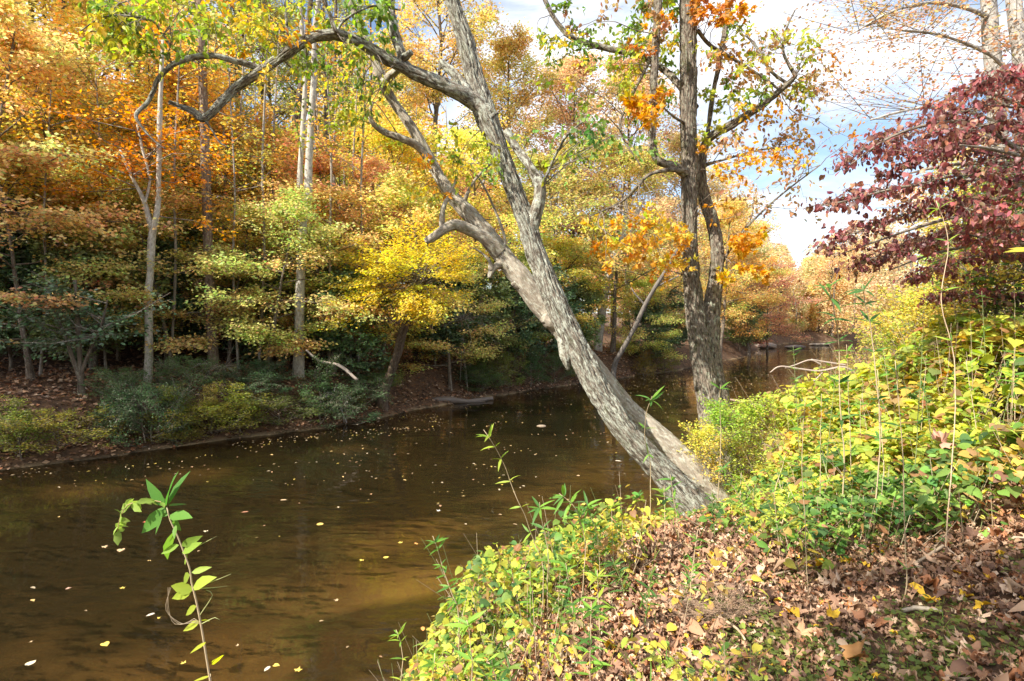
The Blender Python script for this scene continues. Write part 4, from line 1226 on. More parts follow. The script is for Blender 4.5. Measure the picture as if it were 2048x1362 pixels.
h2, o2, s2, t2 = hero('leaning_tree', 'smoother pale grey knobbly trunk crossing behind the big leaning tree, ending in a broken stub', 'leaning tree', [
 ([(1530, 1110, 56, 7.0), (1490, 1062, 42, 7.05), (1440, 1005, 35, 7.1), (1385, 940, 33, 7.15), (1330, 884, 29, 7.25), (1259, 822, 26, 7.35), (1205, 758, 26, 7.45), (1155, 700, 28, 7.5), (1120, 650, 30, 7.55), (1080, 605, 29, 7.6), (1045, 560, 27, 7.6), (1012, 520, 25, 7.65), (978, 476, 24, 7.7), (942, 432, 20, 7.75), (908, 396, 17, 7.8), (880, 355, 14, 7.85), (852, 305, 13, 7.9), (820, 250, 12, 7.9), (788, 205, 11.5, 7.9), (768, 170, 12, 7.8), (762, 150, 11, 7.7), (740, 100, 9, 7.7), (700, 0, 6, 7.7), (680, -100, 4, 7.7)], 60, .009),
 ([(1000, 505, 18, 7.6), (975, 480, 17, 7.55), (945, 462, 15, 7.5), (912, 450, 14, 7.4), (890, 457, 12, 7.35), (868, 473, 10.5, 7.3), (851, 483, 8.5, 7.3)], 36, .006),
 ([(885, 462, 7, 7.4), (884, 440, 7, 7.4), (888, 412, 6, 7.4), (905, 378, 3, 7.5), (912, 355, 2, 7.5)], 12, .002),
 ([(1002, 528, 12, 7.6), (988, 536, 9, 7.55), (981, 546, 7, 7.5), (979, 556, 5, 7.5)], 20, .006),
 ([(982, 540, 7, 7.5), (978, 520, 4, 7.5), (955, 500, 2, 7.5), (940, 495, 1, 7.5)], 8, 0),
 ([(768, 165, 12, 7.7), (785, 148, 10, 7.4), (805, 132, 9, 7.1), (815, 128, 8, 6.95)], 20, .005),
 ([(862, 325, 10, 7.9), (835, 292, 9.5, 7.8), (800, 276, 9, 7.7), (768, 264, 8, 7.7), (745, 245, 6.5, 7.6), (740, 225, 5, 7.6), (745, 205, 3, 7.6)], 18, .004),
 ([(1122, 650, 24, 7.5), (1100, 640, 23, 7.48), (1086, 634, 15, 7.45)], 36, .008),
 ([(1058, 566, 20, 7.6), (1038, 566, 19, 7.58), (1026, 562, 11, 7.55)], 36, .008),
 ([(1000, 505, 5, 7.6), (1010, 480, 4, 7.6), (990, 420, 3, 7.6), (960, 360, 2.4, 7.6), (930, 330, 1.6, 7.6)], 8, 0),
 ([(925, 410, 6, 7.75), (950, 360, 3.6, 7.8), (1000, 310, 2.6, 7.8), (1010, 300, 1.6, 7.8)], 8, 0),
], M_BARK2)
sprays(h2, o2, s2, [
 (640, 800, 60, 260, 7.2, 8.4, 14, [YG, YL, GL], .075, OVAL, 4, .3),
 (780, 900, 260, 400, 7.2, 8.2, 10, [YG, YL, OG], .075, OVAL, 4, .3),
], 'crown', seed=12)

h3, o3, s3, t3 = hero('riverside_tree', 'upright tree of two fused rough trunks forking at the river edge', 'tree', [
 ([(1446, 960, 50, 8.2), (1436, 900, 38, 8.25), (1425, 840, 33, 8.3), (1415, 780, 30, 8.35), (1405, 720, 28, 8.4), (1396, 660, 26, 8.45), (1388, 600, 22, 8.5), (1382, 545, 19, 8.5), (1379, 480, 18.5, 8.5), (1379, 400, 19, 8.5), (1380, 340, 21, 8.5), (1377, 280, 19.5, 8.5), (1377, 200, 20, 8.5), (1377, 100, 20, 8.5), (1376, 0, 19.5, 8.5), (1374, -150, 18, 8.5), (1370, -350, 12, 8.5)], 64, .018),
 ([(1448, 860, 26, 8.4), (1436, 790, 26, 8.45), (1422, 720, 25, 8.5), (1420, 660, 24, 8.55), (1426, 600, 20, 8.6), (1433, 550, 18, 8.6), (1434, 500, 16.5, 8.6), (1424, 440, 16, 8.7), (1408, 390, 15, 8.75), (1403, 340, 10.5, 8.8), (1410, 290, 10, 8.8), (1430, 268, 10, 8.7), (1462, 250, 10, 8.6), (1500, 226, 9, 8.5), (1540, 198, 8, 8.4), (1570, 172, 7, 8.3), (1592, 150, 5, 8.2)], 44, .012),
 ([(1592, 152, 5, 8.2), (1578, 130, 4, 8.2), (1566, 100, 3.4, 8.2), (1572, 60, 2.6, 8.2), (1590, 20, 1.8, 8.2)], 8, 0),
 ([(1575, 168, 4, 8.3), (1540, 140, 3.6, 8.4), (1510, 90, 3, 8.5), (1490, 70, 2, 8.5)], 8, 0),
 ([(1372, 348, 12, 8.45), (1352, 334, 10, 8.35), (1330, 328, 9.5, 8.3), (1312, 315, 9, 8.25), (1304, 270, 9.5, 8.25), (1306, 200, 9, 8.25), (1311, 100, 9, 8.25), (1316, 0, 10, 8.25), (1320, -150, 7, 8.25)], 28, .010),
 ([(1372, 342, 6.5, 8.4), (1335, 340, 5.5, 8.2), (1298, 350, 4.5, 8.0), (1275, 372, 4, 7.9), (1250, 398, 3.2, 7.8), (1222, 414, 2.6, 7.8), (1180, 432, 1.6, 7.7)], 12, .003),
 ([(1412, 300, 5, 8.8), (1424, 200, 5.5, 8.8), (1436, 140, 6, 8.8), (1450, 60, 6.5, 8.8), (1462, -20, 6, 8.8), (1475, -150, 6, 8.8)], 18, .006),
 ([(1392, 215, 8, 8.6), (1340, 150, 8.5, 9.0), (1280, 110, 8, 9.2), (1220, 98, 8, 9.3), (1150, 78, 7, 9.4), (1118, 50, 6, 9.5), (1090, 0, 5.5, 9.5), (1060, -80, 4, 9.5)], 16, .004),
 ([(1300, 120, 4, 9.1), (1260, 200, 3.4, 9.0), (1240, 260, 2.6, 9.0), (1280, 330, 1.6, 8.8)], 8, 0),
 ([(1395, 60, 5, 8.5), (1420, 90, 4.6, 8.6), (1470, 120, 4, 8.7), (1540, 165, 3, 8.8), (1580, 200, 2, 8.8)], 8, 0),
 ([(1410, 330, 5, 8.7), (1445, 320, 3, 8.6), (1520, 300, 2.4, 8.5), (1600, 290, 1.6, 8.4)], 8, 0),
 ([(1436, 540, 4, 8.6), (1480, 470, 3, 8.5), (1550, 400, 2.4, 8.4), (1640, 330, 1.6, 8.3)], 8, 0),
 ([(1376, 250, 5, 8.5), (1350, 235, 3, 8.3), (1320, 210, 2, 8.1)], 8, 0),
], M_BARK3)
sprays(h3, o3, s3, [
 (1080, 1370, 60, 240, 8.2, 9.6, 46, [GL, YG, (.35, .42, .06), YL], .075, OVAL, 6, .34),
 (1120, 1380, 0, 70, 8.2, 9.2, 16, [GL, TAN, YG], .09, OVAL, 5, .3),
 (1430, 1640, 40, 260, 7.8, 9.2, 40, [GL, TAN, YG, YG, OG], .075, OVAL, 5, .36),
 (1440, 1640, 230, 420, 7.8, 8.8, 26, [TAN, OG, TAN, PEACH], .075, OVAL, 4, .42),
 (1600, 1720, 40, 300, 7.6, 9, 12, [TAN, OB, YG], .065, OVAL, 4, .36),
 (1180, 1360, 440, 570, 7.2, 8.4, 24, [(.90, .62, .10), (.90, .68, .12), OG], .14, MAPLE, 3, .28),
 (1260, 1350, 180, 230, 7.6, 8.4, 7, [OG, (.85, .5, .05)], .17, MAPLE, 3, .18),
 (1230, 1350, 20, 110, 7.6, 8.6, 4, [OB, OG, TAN], .15, MAPLE, 3, .25),
 (1400, 1500, -10, 60, 7.6, 8.4, 8, [OG, OB], .15, MAPLE, 3, .2),
 (1440, 1540, 480, 560, 7.8, 8.6, 8, [(.88, .52, .04), OG], .16, MAPLE, 3, .2),
 (1430, 1600, 300, 350, 7.8, 8.6, 10, [(.90, .60, .10), OG], .125, MAPLE, 2, .34),
 (1400, 1480, 90, 330, 8.2, 9.0, 10, [OB, OG, TAN, YG], .11, MAPLE, 3, .25),
], 'crown', seed=13)

# red dogwood at the right
hd, od, sd_, td = hero('dogwood_tree', 'dogwood with dark red and maroon leaves in sloping tiers at the right', 'dogwood', [
 ([(2190, 900, 26, 6.6), (2170, 700, 24, 6.5), (2150, 500, 22, 6.4), (2130, 300, 18, 6.3), (2100, 150, 12, 6.2), (2080, 60, 6, 6.1)], 20, .006),
 ([(2130, 330, 9, 6.3), (2040, 300, 6, 6.0), (1960, 250, 5, 5.8), (1880, 245, 4, 5.6), (1780, 275, 2.5, 5.5), (1700, 330, 1.5, 5.4)], 8, 0),
 ([(2140, 430, 10, 6.3), (2060, 385, 7, 6.0), (1980, 360, 5, 5.7), (1900, 365, 4, 5.5), (1800, 375, 3, 5.3), (1700, 400, 2, 5.2), (1640, 412, 1, 5.2)], 8, 0),
 ([(2145, 480, 9, 6.3), (2040, 440, 6, 6.0), (1940, 430, 5, 5.9), (1850, 450, 4, 5.8), (1760, 480, 2.5, 5.7), (1670, 512, 1.2, 5.6)], 8, 0),
 ([(2150, 520, 9, 6.4), (2050, 480, 6, 6.4), (1950, 490, 4, 6.4), (1860, 510, 3, 6.4), (1780, 540, 1.6, 6.3)], 8, 0),
 ([(2120, 260, 8, 6.2), (2050, 215, 6, 5.9), (1990, 190, 4, 5.8), (1930, 180, 2, 5.7)], 8, 0),
 ([(2130, 380, 8, 6.3), (2020, 330, 5, 6.6), (1900, 330, 4, 6.8), (1800, 350, 2, 7), (1740, 350, 1, 7)], 8, 0),
 ([(2140, 450, 8, 6.3), (2060, 330, 5, 5.4), (1990, 300, 4, 5.0), (1920, 290, 2, 4.8)], 8, 0),
], M_TWIG)
def dogwood():
    rg = np.random.default_rng(77)
    wb, lb = MB(), MB()
    lines = [([(2080, 165), (1990, 165), (1930, 185), (1880, 215)], 5.7, .5), ([(2080, 215), (1960, 215), (1880, 240), (1780, 275), (1725, 300), (1690, 335)], 5.6, .55), ([(2080, 300), (1960, 275), (1870, 290), (1770, 310)], 6.6, .6),
             ([(2080, 370), (1940, 350), (1850, 365), (1760, 380), (1700, 398), (1628, 412)], 5.3, .42), ([(2080, 400), (1980, 400), (1850, 420), (1780, 440), (1700, 470), (1650, 505)], 5.8, .5),
             ([(2080, 470), (1960, 450), (1880, 470), (1800, 495), (1720, 540)], 6.2, .5), ([(2080, 520), (1970, 510), (1900, 530), (1820, 560)], 6.6, .45), ([(2080, 560), (2000, 550), (1930, 560)], 6.9, .4), ([(2080, 260), (2020, 240), (1950, 255), (1860, 265)], 4.9, .35), ([(2080, 440), (1990, 430), (1900, 410), (1830, 405)], 5.1, .35), ([(2080, 330), (1990, 310), (1900, 300), (1820, 325), (1760, 350)], 5.9, .45), ([(2080, 600), (1990, 590), (1900, 590), (1850, 600)], 6.9, .4), ([(2080, 495), (1990, 480), (1910, 470), (1830, 500), (1730, 520)], 5.5, .4), ([(2080, 190), (2020, 150), (1960, 165)], 5.3, .4)]
    pal = 1.2 * np.array([(.29, .10, .07), (.23, .085, .065), (.37, .12, .085), (.19, .08, .06), (.42, .20, .09), (.34, .21, .09), (.48, .20, .15)])
    for pl, Y, wd in lines:
        pts = np.array([P(a, b, Y + .15 * math.sin(a)) for a, b in pl]) - od
        wb.tube(pts, np.linspace(.012, .003, len(pts)), 5, step=.1)
        q, _ = resample(pts, np.ones(len(pts)), .05)
        S, E = [], []
        for p in q:
            for _ in range(4):
                tap = .35 + .65 * min(1, np.linalg.norm(p - pts[-1]) / 1.2)
                a = rg.uniform(0, 2 * PI); l = wd * rg.uniform(.2, 1.25) * tap
                e = p + np.array([math.cos(a) * l, math.sin(a) * l * 1.3, rg.normal(0, .06) + .05 * l])
                S.append(p); E.append(e)
        S, E = np.array(S), np.array(E)
        mid = (S + E) / 2 + rg.normal(0, .03, S.shape)
        wb.sticks(S, mid, .003, .002); wb.sticks(mid, E, .002, .001)
        M = len(S); per = 4
        t = rg.uniform(.3, 1.05, (M, per, 1))
        pos = S[:, None] * (1 - t) + E[:, None] * t + rg.normal(0, .02, (M, per, 3))
        d = rg.normal(0, .6, pos.shape) + norm(E - S)[:, None] * .5; d[..., 2] -= 1.0
        nn = rg.normal(0, .5, pos.shape) + norm(E - S)[:, None] * .4; nn[..., 2] += .9
        n = M * per
        cs = pal[rg.integers(len(pal), size=n)] * leafcol(n, None, .3, .2) * np.array([.88, .80, 1.12])
        patch = fbm(pos.reshape(-1, 3) * 1.6, 2, 5)
        cs = cs * (.85 + .7 * np.clip(patch[:, None] - .55, 0, 1) * np.array([3, 2.0, 1.4]))
        lb.leaves(pos.reshape(-1, 3), d.reshape(-1, 3), nn.reshape(-1, 3), rg.uniform(.035, .066, n), cs, [OVAL, HEART[1], OVAL])
    wb.build('twig', M_TWIG, hd, bc=True)
    lb.build('crown', leaf_mat('dogwood_leaf', .45, .4, .4), hd)
dogwood()

# ------------------------------------------------------------------ near bank plants
def stem_plant(name, lab, cat, pts, leaves_at, col_stem, col_leaf, tmpl, size, seed, group=None, extra=None, r=.004, per=5, dr=.15, mat=None, ground_it=True):
    """pts: (px,py,Y) from bottom to top; leaves in whorls at fractions leaves_at"""
    rg = np.random.default_rng(seed)
    W = [P(*p) for p in pts]
    if ground_it:
        b = W[0]; g = gz(b[0], b[1])
        if b[2] > g:
            W = [np.array([b[0] + rg.normal(0, .03), b[1] + .02, g - .03])] + W
    W = np.array(W); o0 = W[0].copy(); W = W - o0
    root = empty(name, o0); tag(root, lab, cat, group)
    sb, lb = MB(), MB()
    q, rr = resample(W, np.linspace(r, r * .45, len(W)), .06)
    jit = np.cumsum(rg.normal(0, .0015, q.shape), 0); q = q + jit - jit[0]
    sb.tube(q, rr, 6, C=col_stem)
    L_ = len(q) - 1
    pos, d, nn, sz, cc = [], [], [], [], []
    for f, k, s in leaves_at:
        i = min(int(f * L_), L_ - 1); p = q[i]; ax = norm(q[i + 1] - q[i])
        a0 = rg.uniform(0, 6.28)
        for j in range(k):
            a = a0 + j * 2 * PI / k + rg.normal(0, .3)
            u = norm(np.cross(ax, [0.3, .9, .1])); v = np.cross(ax, u)
            dd = norm((u * math.cos(a) + v * math.sin(a)) * rg.uniform(.7, 1.1) + ax * rg.uniform(.2, .9) + np.array([0, 0, -dr]))
            pos.append(p + rg.normal(0, .003, 3)); d.append(dd); nn.append(norm(np.array([0, -.35, 1]) + rg.normal(0, .3, 3)))
            sz.append(size * s * rg.uniform(.7, 1.15))
            c = np.array(col_leaf[rg.integers(len(col_leaf))]); cc.append(c * rg.uniform(.8, 1.2))
    lb.leaves(np.array(pos), np.array(d), np.array(nn), np.array(sz), np.array(cc), tmpl)
    if extra: extra(sb, lb, o0, rg)
    sb.build('stem', M_STEM, root, smooth=True)
    lb.build('leaves', mat or M_LEAF, root)
    return root

CG = [(.16, .34, .05), (.22, .42, .06), (.12, .28, .06)]
CY = [(.30, .46, .06), (.42, .52, .07), (.20, .38, .06)]
STEMC = (.46, .36, .22)
def vine_extra(sb, lb, o0, rg):
    pl = [(322, 1004), (300, 1000), (275, 1004), (255, 1010), (243, 1028), (238, 1045), (235, 1062)]
    pts = np.array([P(a, b, 1.75) for a, b in pl]) - o0
    sb.tube(pts, np.linspace(.0018, .0009, len(pts)), 5, C=(.40, .26, .14), step=.02)
    q, _ = resample(pts, np.ones(len(pts)), .022)
    n = len(q) * 2; q = np.repeat(q, 2, 0)
    d = rg.normal(0, 1, (n, 3)); d[:, 2] -= .4
    lb.leaves(q, d, rg.normal(0, .6, (n, 3)) + [0, -.6, .6], rg.uniform(.025, .045, n), np.array([.34, .48, .10]) * rg.uniform(.7, 1.2, (n, 1)), OVAL)
# explicit leaves for the foreground plant: (attach px,py) -> (tip px,py)
def fore_plant():
    Y = 1.75
    pts = [(425, 1420, Y), (420, 1362, Y), (412, 1310, Y), (402, 1250, Y), (392, 1200, Y), (383, 1165, Y), (380, 1140, Y), (366, 1100, Y), (352, 1065, Y), (340, 1040, Y), (334, 1015, Y)]
    lv = [((333, 1012), (332, 944), .9), ((336, 1010), (360, 942), .8), ((330, 1014), (288, 962), .9), ((338, 1012), (374, 1003), .7), ((340, 1030), (378, 1030), .7), ((328, 1020), (276, 1068), .8), ((326, 1026), (309, 1068), .6),
          ((338, 1030), (308, 1015), .5), ((344, 1040), (360, 1060), .8), ((350, 1060), (320, 1105), .8), ((358, 1090), (319, 1106), .8), ((362, 1092), (402, 1073), .8), ((364, 1105), (400, 1085), .8), ((352, 1050), (344, 1075), .8),
          ((370, 1130), (374, 1104), .8), ((383, 1145), (421, 1134), .8), ((386, 1175), (416, 1152), .9), ((380, 1150), (353, 1168), .8), ((384, 1180), (342, 1198), .8), ((388, 1178), (332, 1178), .5), ((393, 1212), (364, 1230), .8), ((400, 1242), (365, 1262), .6), ((402, 1240), (418, 1240), .7), ((412, 1284), (381, 1305), .9), ((424, 1322), (454, 1320), 1.0), ((420, 1352), (386, 1362), .8)]
    W = np.array([P(*p) for p in pts]); g = gz(W[0][0], W[0][1])
    W = np.vstack([[W[0][0] + .05, W[0][1] + .05, g - .03], W]); o0 = W[0].copy()
    root = empty('creek_plant', o0); tag(root, 'sunlit green plant with broad pointed leaves rising alone against the water', 'plant')
    sb, lb = MB(), MB()
    rg = np.random.default_rng(3)
    q, rr = resample(W - o0, np.linspace(.0038, .0018, len(W)), .03)
    sb.tube(q, rr, 7, C=STEMC)
    pos, d, nn, sz, cc = [], [], [], [], []
    for k, (a, b, wd) in enumerate(lv):
        p = P(a[0], a[1], Y) - o0; t = P(b[0], b[1], Y + rg.uniform(-.06, .08)) - o0
        pos.append(p); d.append(t - p); sz.append(np.linalg.norm(t - p) * 1.04); nn.append(norm(rg.normal(0, .35, 3) + np.array([-.2, -.75, .7])))
        f = min(1, max(0, (a[1] - 1000) / 300))
        cc.append((np.array([.09, .26, .05]) * (1 - f) + np.array([.52, .56, .06]) * f) * rg.uniform(.85, 1.2))
    T = [lance(.12, .17), lance(.25, .2), lance(.05, .15)]
    lb.leaves(np.array(pos), np.array(d), np.array(nn), np.array(sz), np.array(cc), T)
    # thin grassy side twigs
    for a, b, c_ in (((385, 1175), (420, 1165), (462, 1148)), ((385, 1178), (430, 1175), (455, 1172)), ((366, 1108), (400, 1090), (434, 1072)), ((400, 1230), (425, 1190), (412, 1180)), ((403, 1248), (430, 1235), (440, 1240))):
        pp = np.array([P(*x, Y) for x in (a, b, c_)]) - o0
        sb.tube(pp, [.0016, .0012, .0006], 5, C=(.34, .36, .14), step=.02)
    # curled dry tendrils
    for k in range(3):
        pp = np.array([P(336 + k * 3, 1175, Y), P(338 - k * 3, 1220, Y), P(350 + k * 8, 1248, Y), P(388, 1245 - 4 * k, Y), P(403, 1250, Y)]) - o0
        sb.tube(pp, [.0009] * 5, 4, C=(.36, .28, .18), step=.02)
    vine_extra(sb, lb, o0, rg)
    sb.build('stem', M_STEM, root, smooth=True); lb.build('leaves', M_LEAF, root)
fore_plant()

make_proto('shrub_c', 36, 2.6, 1.3, .12, .03, 16, 7, 5, 8, .06, M_TWIG, up=.7, flat=False, flat_l=.4, jit=.08, prof=.5, tmpl=OVAL, wob=.12)
for k, (px, Y, s_, c, lab) in enumerate([(1775, 8.5, .75, (.62, .60, .12), 'airy yellow green bush whose top meets the red dogwood'), (1830, 7.6, .9, (.84, .66, .14), 'thin yellow bush between the dogwood and the vine mound'), (1900, 8.6, 1.1, (.50, .54, .12), 'loose green bush behind the crest of the vine mound'),
     (1965, 7.4, .95, (.80, .62, .14), 'gold leaved bush under the dogwood trunk side'), (2030, 7.0, 1.0, (.20, .32, .08), 'dark green bush at the right edge below the yellow sapling leaves'), (1405, 7.2, .42, (.86, .68, .14), 'small gold leaved bush hiding the foot of the upright tree'), (1450, 7.3, .5, (.46, .56, .10), 'green bush hugging the right side of the upright tree foot'), (1500, 7.4, .5, (.60, .62, .12), 'yellow green bush between the upright tree foot and the vine mound'),
     (1790, 12.5, 1.3, (.85, .58, .2), 'peach tinted bush farther upstream on the near bank'), (1860, 14.5, 1.5, (.86, .66, .16), 'pale gold bush farthest up the near bank'), (1950, 12.0, 1.5, (.80, .52, .16), 'tawny bush in front of the white trunks'), (2060, 10.0, 1.3, (.66, .60, .12), 'tall green yellow bush at the right frame edge')]):
    place('bank_shrub', 'shrub_c', px_x(px, Y), Y, lab, 'shrub', 'airy shrubs of the near bank', k * 1.7, s_ * (.72 if Y > 7.45 else 1), c)

def riffle():
    rg = np.random.default_rng(4)
    mb = MB()
    for k in range(26):
        x, y = px_x(rg.uniform(1585, 1690), 1) , rg.uniform(70, 77)
        x = x * y; l = rg.uniform(.6, 2.2); w_ = rg.uniform(.08, .3)
        t = np.linspace(0, 1, 7)
        a = np.stack([x + (t - .5) * l, y + .3 * np.sin(t * 5 + k) * w_, .03 + .05 * np.sin(PI * t)], -1)
        mb.tube(a, .02 + w_ * .25 * np.sin(PI * t), 5, C=(.36, .41, .47))
    return mb.build('foam', M_ROCK, smooth=True)

def cane_leaves(n0, n1, step, k, s):
    return [(f, k, s * (1.15 - .5 * abs(f - .6))) for f in np.arange(n0, n1, step)]
CR = 'river canes rising from the near bank'
def cane(lab, pts, seed, at, cols=CG, size=.12, r=.004, per=4, tmpl=LANCE, stemc=STEMC):
    return stem_plant('river_cane', lab, 'river cane', pts, at, stemc, cols, tmpl, size, seed, CR, r=r)
cane('tall thin cane leaning left with a leafy tip in the middle of the water', [(1085, 1140, 3.9), (1068, 1085, 3.9), (1052, 1040, 3.85), (1035, 1000, 3.8), (1018, 960, 3.8), (1000, 915, 3.75), (975, 870, 3.7), (965, 856, 3.7)], 51, [(.99, 7, 1), (.93, 3, .8), (.85, 3, .8), (.72, 3, .9), (.6, 2, .8), (.48, 3, .8), (.36, 2, .8)], CY)
cane('shorter cane with drooping narrow leaves left of the lower bushes', [(920, 1240, 3.3), (905, 1190, 3.3), (890, 1150, 3.3), (880, 1115, 3.3), (866, 1075, 3.3)], 52, [(.99, 7, .9)] + cane_leaves(.3, .95, .07, 4, .8), CG, .09)
cane('cane with a star of green leaves below the tall leaning cane', [(1095, 1120, 3.7), (1088, 1070, 3.7), (1080, 1030, 3.65), (1078, 1005, 3.6)], 53, [(.99, 8, 1.0), (.8, 4, .8), (.6, 3, .8)], CG, .12)
cane('cane arching left with a spiky green top beside the leaning trunks', [(1170, 1110, 4.0), (1165, 1060, 4.0), (1150, 1015, 3.9), (1135, 998, 3.9), (1118, 985, 3.9)], 54, [(.99, 7, 1), (.85, 4, .9), (.7, 4, .9), (.5, 3, .8)], CG, .13)
cane('leafy cane against the water between bushes and leaning trunks', [(1200, 1130, 4.1), (1195, 1070, 4.1), (1180, 1030, 4.1), (1172, 1010, 4.0)], 55, [(.99, 7, 1)] + cane_leaves(.35, .95, .09, 4, .9), CG, .12)
cane('single thin cane with a feathery top left of the big trunk base', [(1305, 1130, 4.4), (1300, 1060, 4.4), (1280, 1020, 4.4), (1265, 985, 4.4)], 56, [(.99, 8, .9), (.93, 4, .7)], CG, .10, .003)
cane('young cane with two bright leaves rising over the rear leaning trunk', [(1300, 930, 6.2), (1290, 880, 6.0), (1292, 830, 5.9), (1305, 790, 5.8)], 57, [(.99, 6, 1.1), (.75, 3, .8), (.5, 3, .8)], CG, .18, .005)
cane('cane with short tufted leaves in front of the upright tree', [(1440, 900, 6.8), (1440, 840, 6.8), (1438, 795, 6.7), (1440, 770, 6.7)], 58, [(.99, 8, 1), (.85, 4, .8), (.7, 4, .8)], CG, .15, .005)
cane('tall cane with dark blade leaves against the river bend', [(1690, 930, 4.2), (1682, 800, 4.2), (1680, 700, 4.2), (1672, 640, 4.1), (1662, 590, 4.0), (1655, 570, 4.0)], 59, [(.995, 5, 1.1), (.94, 3, 1.1), (.86, 4, 1), (.76, 4, .9), (.6, 4, .9), (.45, 4, .9), (.3, 4, .9)], [(.08, .19, .05), (.12, .26, .06)], .15, .005)
cane('taller dark cane whose fan of leaves tops the red dogwood gap', [(1760, 900, 4.0), (1752, 760, 4.0), (1742, 660, 4.0), (1730, 610, 3.95), (1724, 570, 3.9)], 60, [(.995, 6, 1.1), (.93, 4, 1.1), (.84, 4, 1), (.72, 4, 1), (.55, 4, 1), (.4, 4, 1)], [(.08, .19, .05), (.12, .26, .06)], .15, .005)
cane('slim cane rising in the middle of the vine mound with bleached stem', [(1905, 930, 3.6), (1912, 800, 3.6), (1905, 700, 3.6), (1880, 600, 3.6), (1895, 480, 3.6), (1870, 400, 3.6)], 61, [(.995, 5, .9), (.9, 3, .8), (.75, 3, .9), (.6, 3, .9), (.45, 3, .9)], CY, .11, .004, stemc=(.62, .46, .30))
cane('cane with sparse dark leaves standing in front of the vine mound', [(1815, 1170, 3.3), (1812, 1050, 3.3), (1808, 900, 3.3), (1800, 800, 3.3), (1795, 720, 3.3)], 62, [(.995, 5, .9), (.9, 4, .8), (.75, 4, .9), (.6, 3, .9), (.4, 4, .8), (.2, 3, .8)], [(.08, .19, .05), (.16, .3, .06)], .12, .004)
cane('bare thin cane upright beside the base of the leaning trunks', [(1615, 1170, 3.6), (1610, 1050, 3.6), (1605, 950, 3.6), (1608, 850, 3.6), (1612, 800, 3.6)], 63, [(.99, 5, .9), (.85, 3, .8), (.5, 3, .8), (.3, 3, .8)], CG, .10, .003)
cane('low cane sprig with spiky leaves at the bottom edge of the water', [(800, 1362, 2.9), (805, 1320, 2.9), (798, 1285, 2.9), (790, 1262, 2.9)], 64, [(.99, 6, .7)] + cane_leaves(.3, .95, .1, 3, .7), CY, .09, .003)
cane('short bright cane tuft at the bottom edge left of the bushes', [(940, 1362, 2.7), (938, 1310, 2.7), (935, 1265, 2.7), (930, 1240, 2.7)], 65, [(.99, 9, 1), (.75, 6, 1), (.5, 5, 1)], [(.34, .56, .08), (.22, .42, .06)], .11, .003)
rgc = np.random.default_rng(444)
ck = [(1500, 4.9), (1545, 5.4), (1650, 5.0), (1720, 5.5), (1770, 4.6), (1600, 6.2), (1840, 5.2), (1960, 4.6), (1980, 5.4), (2020, 4.4), (1560, 4.4), (1870, 4.8), (1930, 5.8), (2030, 5.6), (1690, 6.4), (1790, 6.2), (1480, 5.6), (1430, 4.7), (1360, 4.6), (1240, 4.5), (1520, 6.6), (1640, 4.3), (1740, 5.9), (1830, 4.5), (1700, 4.6), (1890, 6.0), (2000, 5.0), (1950, 5.1), (860, 3.2), (960, 3.4), (1010, 3.1), (1060, 3.6), (1110, 3.3), (1150, 3.6), (1200, 3.2), (1290, 3.4), (1380, 3.5), (900, 2.8), (1040, 2.7), (1180, 2.8), (1330, 4.9), (1250, 3.9)]
for k, (px, Y) in enumerate(ck):
    x = px_x(px, Y); z = gz(x, Y); hgt = rgc.uniform(.9, 1.7) if px > 1580 else rgc.uniform(.3, .65)
    pb = 645 - (z - CAM_H) * FPX / Y; pt = pb - hgt * FPX / Y
    ln = rgc.normal(0, 28)
    cane('slender leafy cane among the undergrowth of the right bank', [(px, pb, Y), (px + ln * .2, pb * .6 + pt * .4, Y), (px + ln * .6, pb * .3 + pt * .7, Y), (px + ln, pt, Y)], 500 + k, [(.99, 5, .9)] + cane_leaves(.4, .97, .09, 3, .8), [CG, CY, [(.09, .2, .05), (.2, .3, .06)]][k % 3], .11, .004, stemc=[(.46, .36, .22), (.58, .46, .30), (.2, .24, .09)][k % 3])

# yellow leaf spray of a sapling at the right edge
stem_plant('sapling', 'sapling with long bright yellow leaves hanging at the right photo edge', 'sapling', [(2105, 700, 2.6), (2095, 600, 2.6), (2075, 520, 2.6), (2055, 480, 2.6)], [(.99, 6, 1), (.9, 5, 1), (.8, 5, 1), (.7, 5, 1), (.6, 4, 1)], (.3, .22, .12), [(.66, .60, .08), (.74, .62, .08)], BROADLANCE, .10, 71, r=.006)

# ---- undergrowth masses
def mound(x, y):
    """height of the plant mass above the ground on the near bank"""
    dN = -sdist(x, y, NEAR)
    s = smooth01
    px = 1024 + FPX * x / y
    base = .46 * s(dN / .4) * (1 - .6 * s((y - 4.6) / 1.2))
    right = s((x - 1.9 - .0 * y) / 1.6) * s((y - 3.5 - .12 * np.clip(x - 3, 0, 9)) / .8)
    h = base + right * (.35 + 1.15 * s((x - 2.3) / 2.2))
    lump = fbm(np.stack([x * 1.1, y * 1.1, x * 0], -1), 3, 31)
    h = h * (.25 + 1.5 * lump)
    trunkclear = np.exp(-(((x - 2.25) / .85) ** 2 + ((y - 6.2) / 1.1) ** 2))
    h = h * (1 - .55 * trunkclear)
    h = np.where(y > 8, np.minimum(h, .15 + .22 * np.maximum(dN, 0)), h)
    g = height(x, y)
    top = np.interp(x, [1.6, 2.3, 2.9, 3.6, 4.2, 4.8, 6.5, 9], [1.4, 1.55, 1.68, 1.85, 2.3, 2.85, 3.25, 3.9]) + .8 * (lump - .5)
    top = np.where(y < 4.6, np.maximum(top, g + .35), top)
    return np.where(x > 1.6, np.maximum(np.minimum(h, top - g), .08), h)
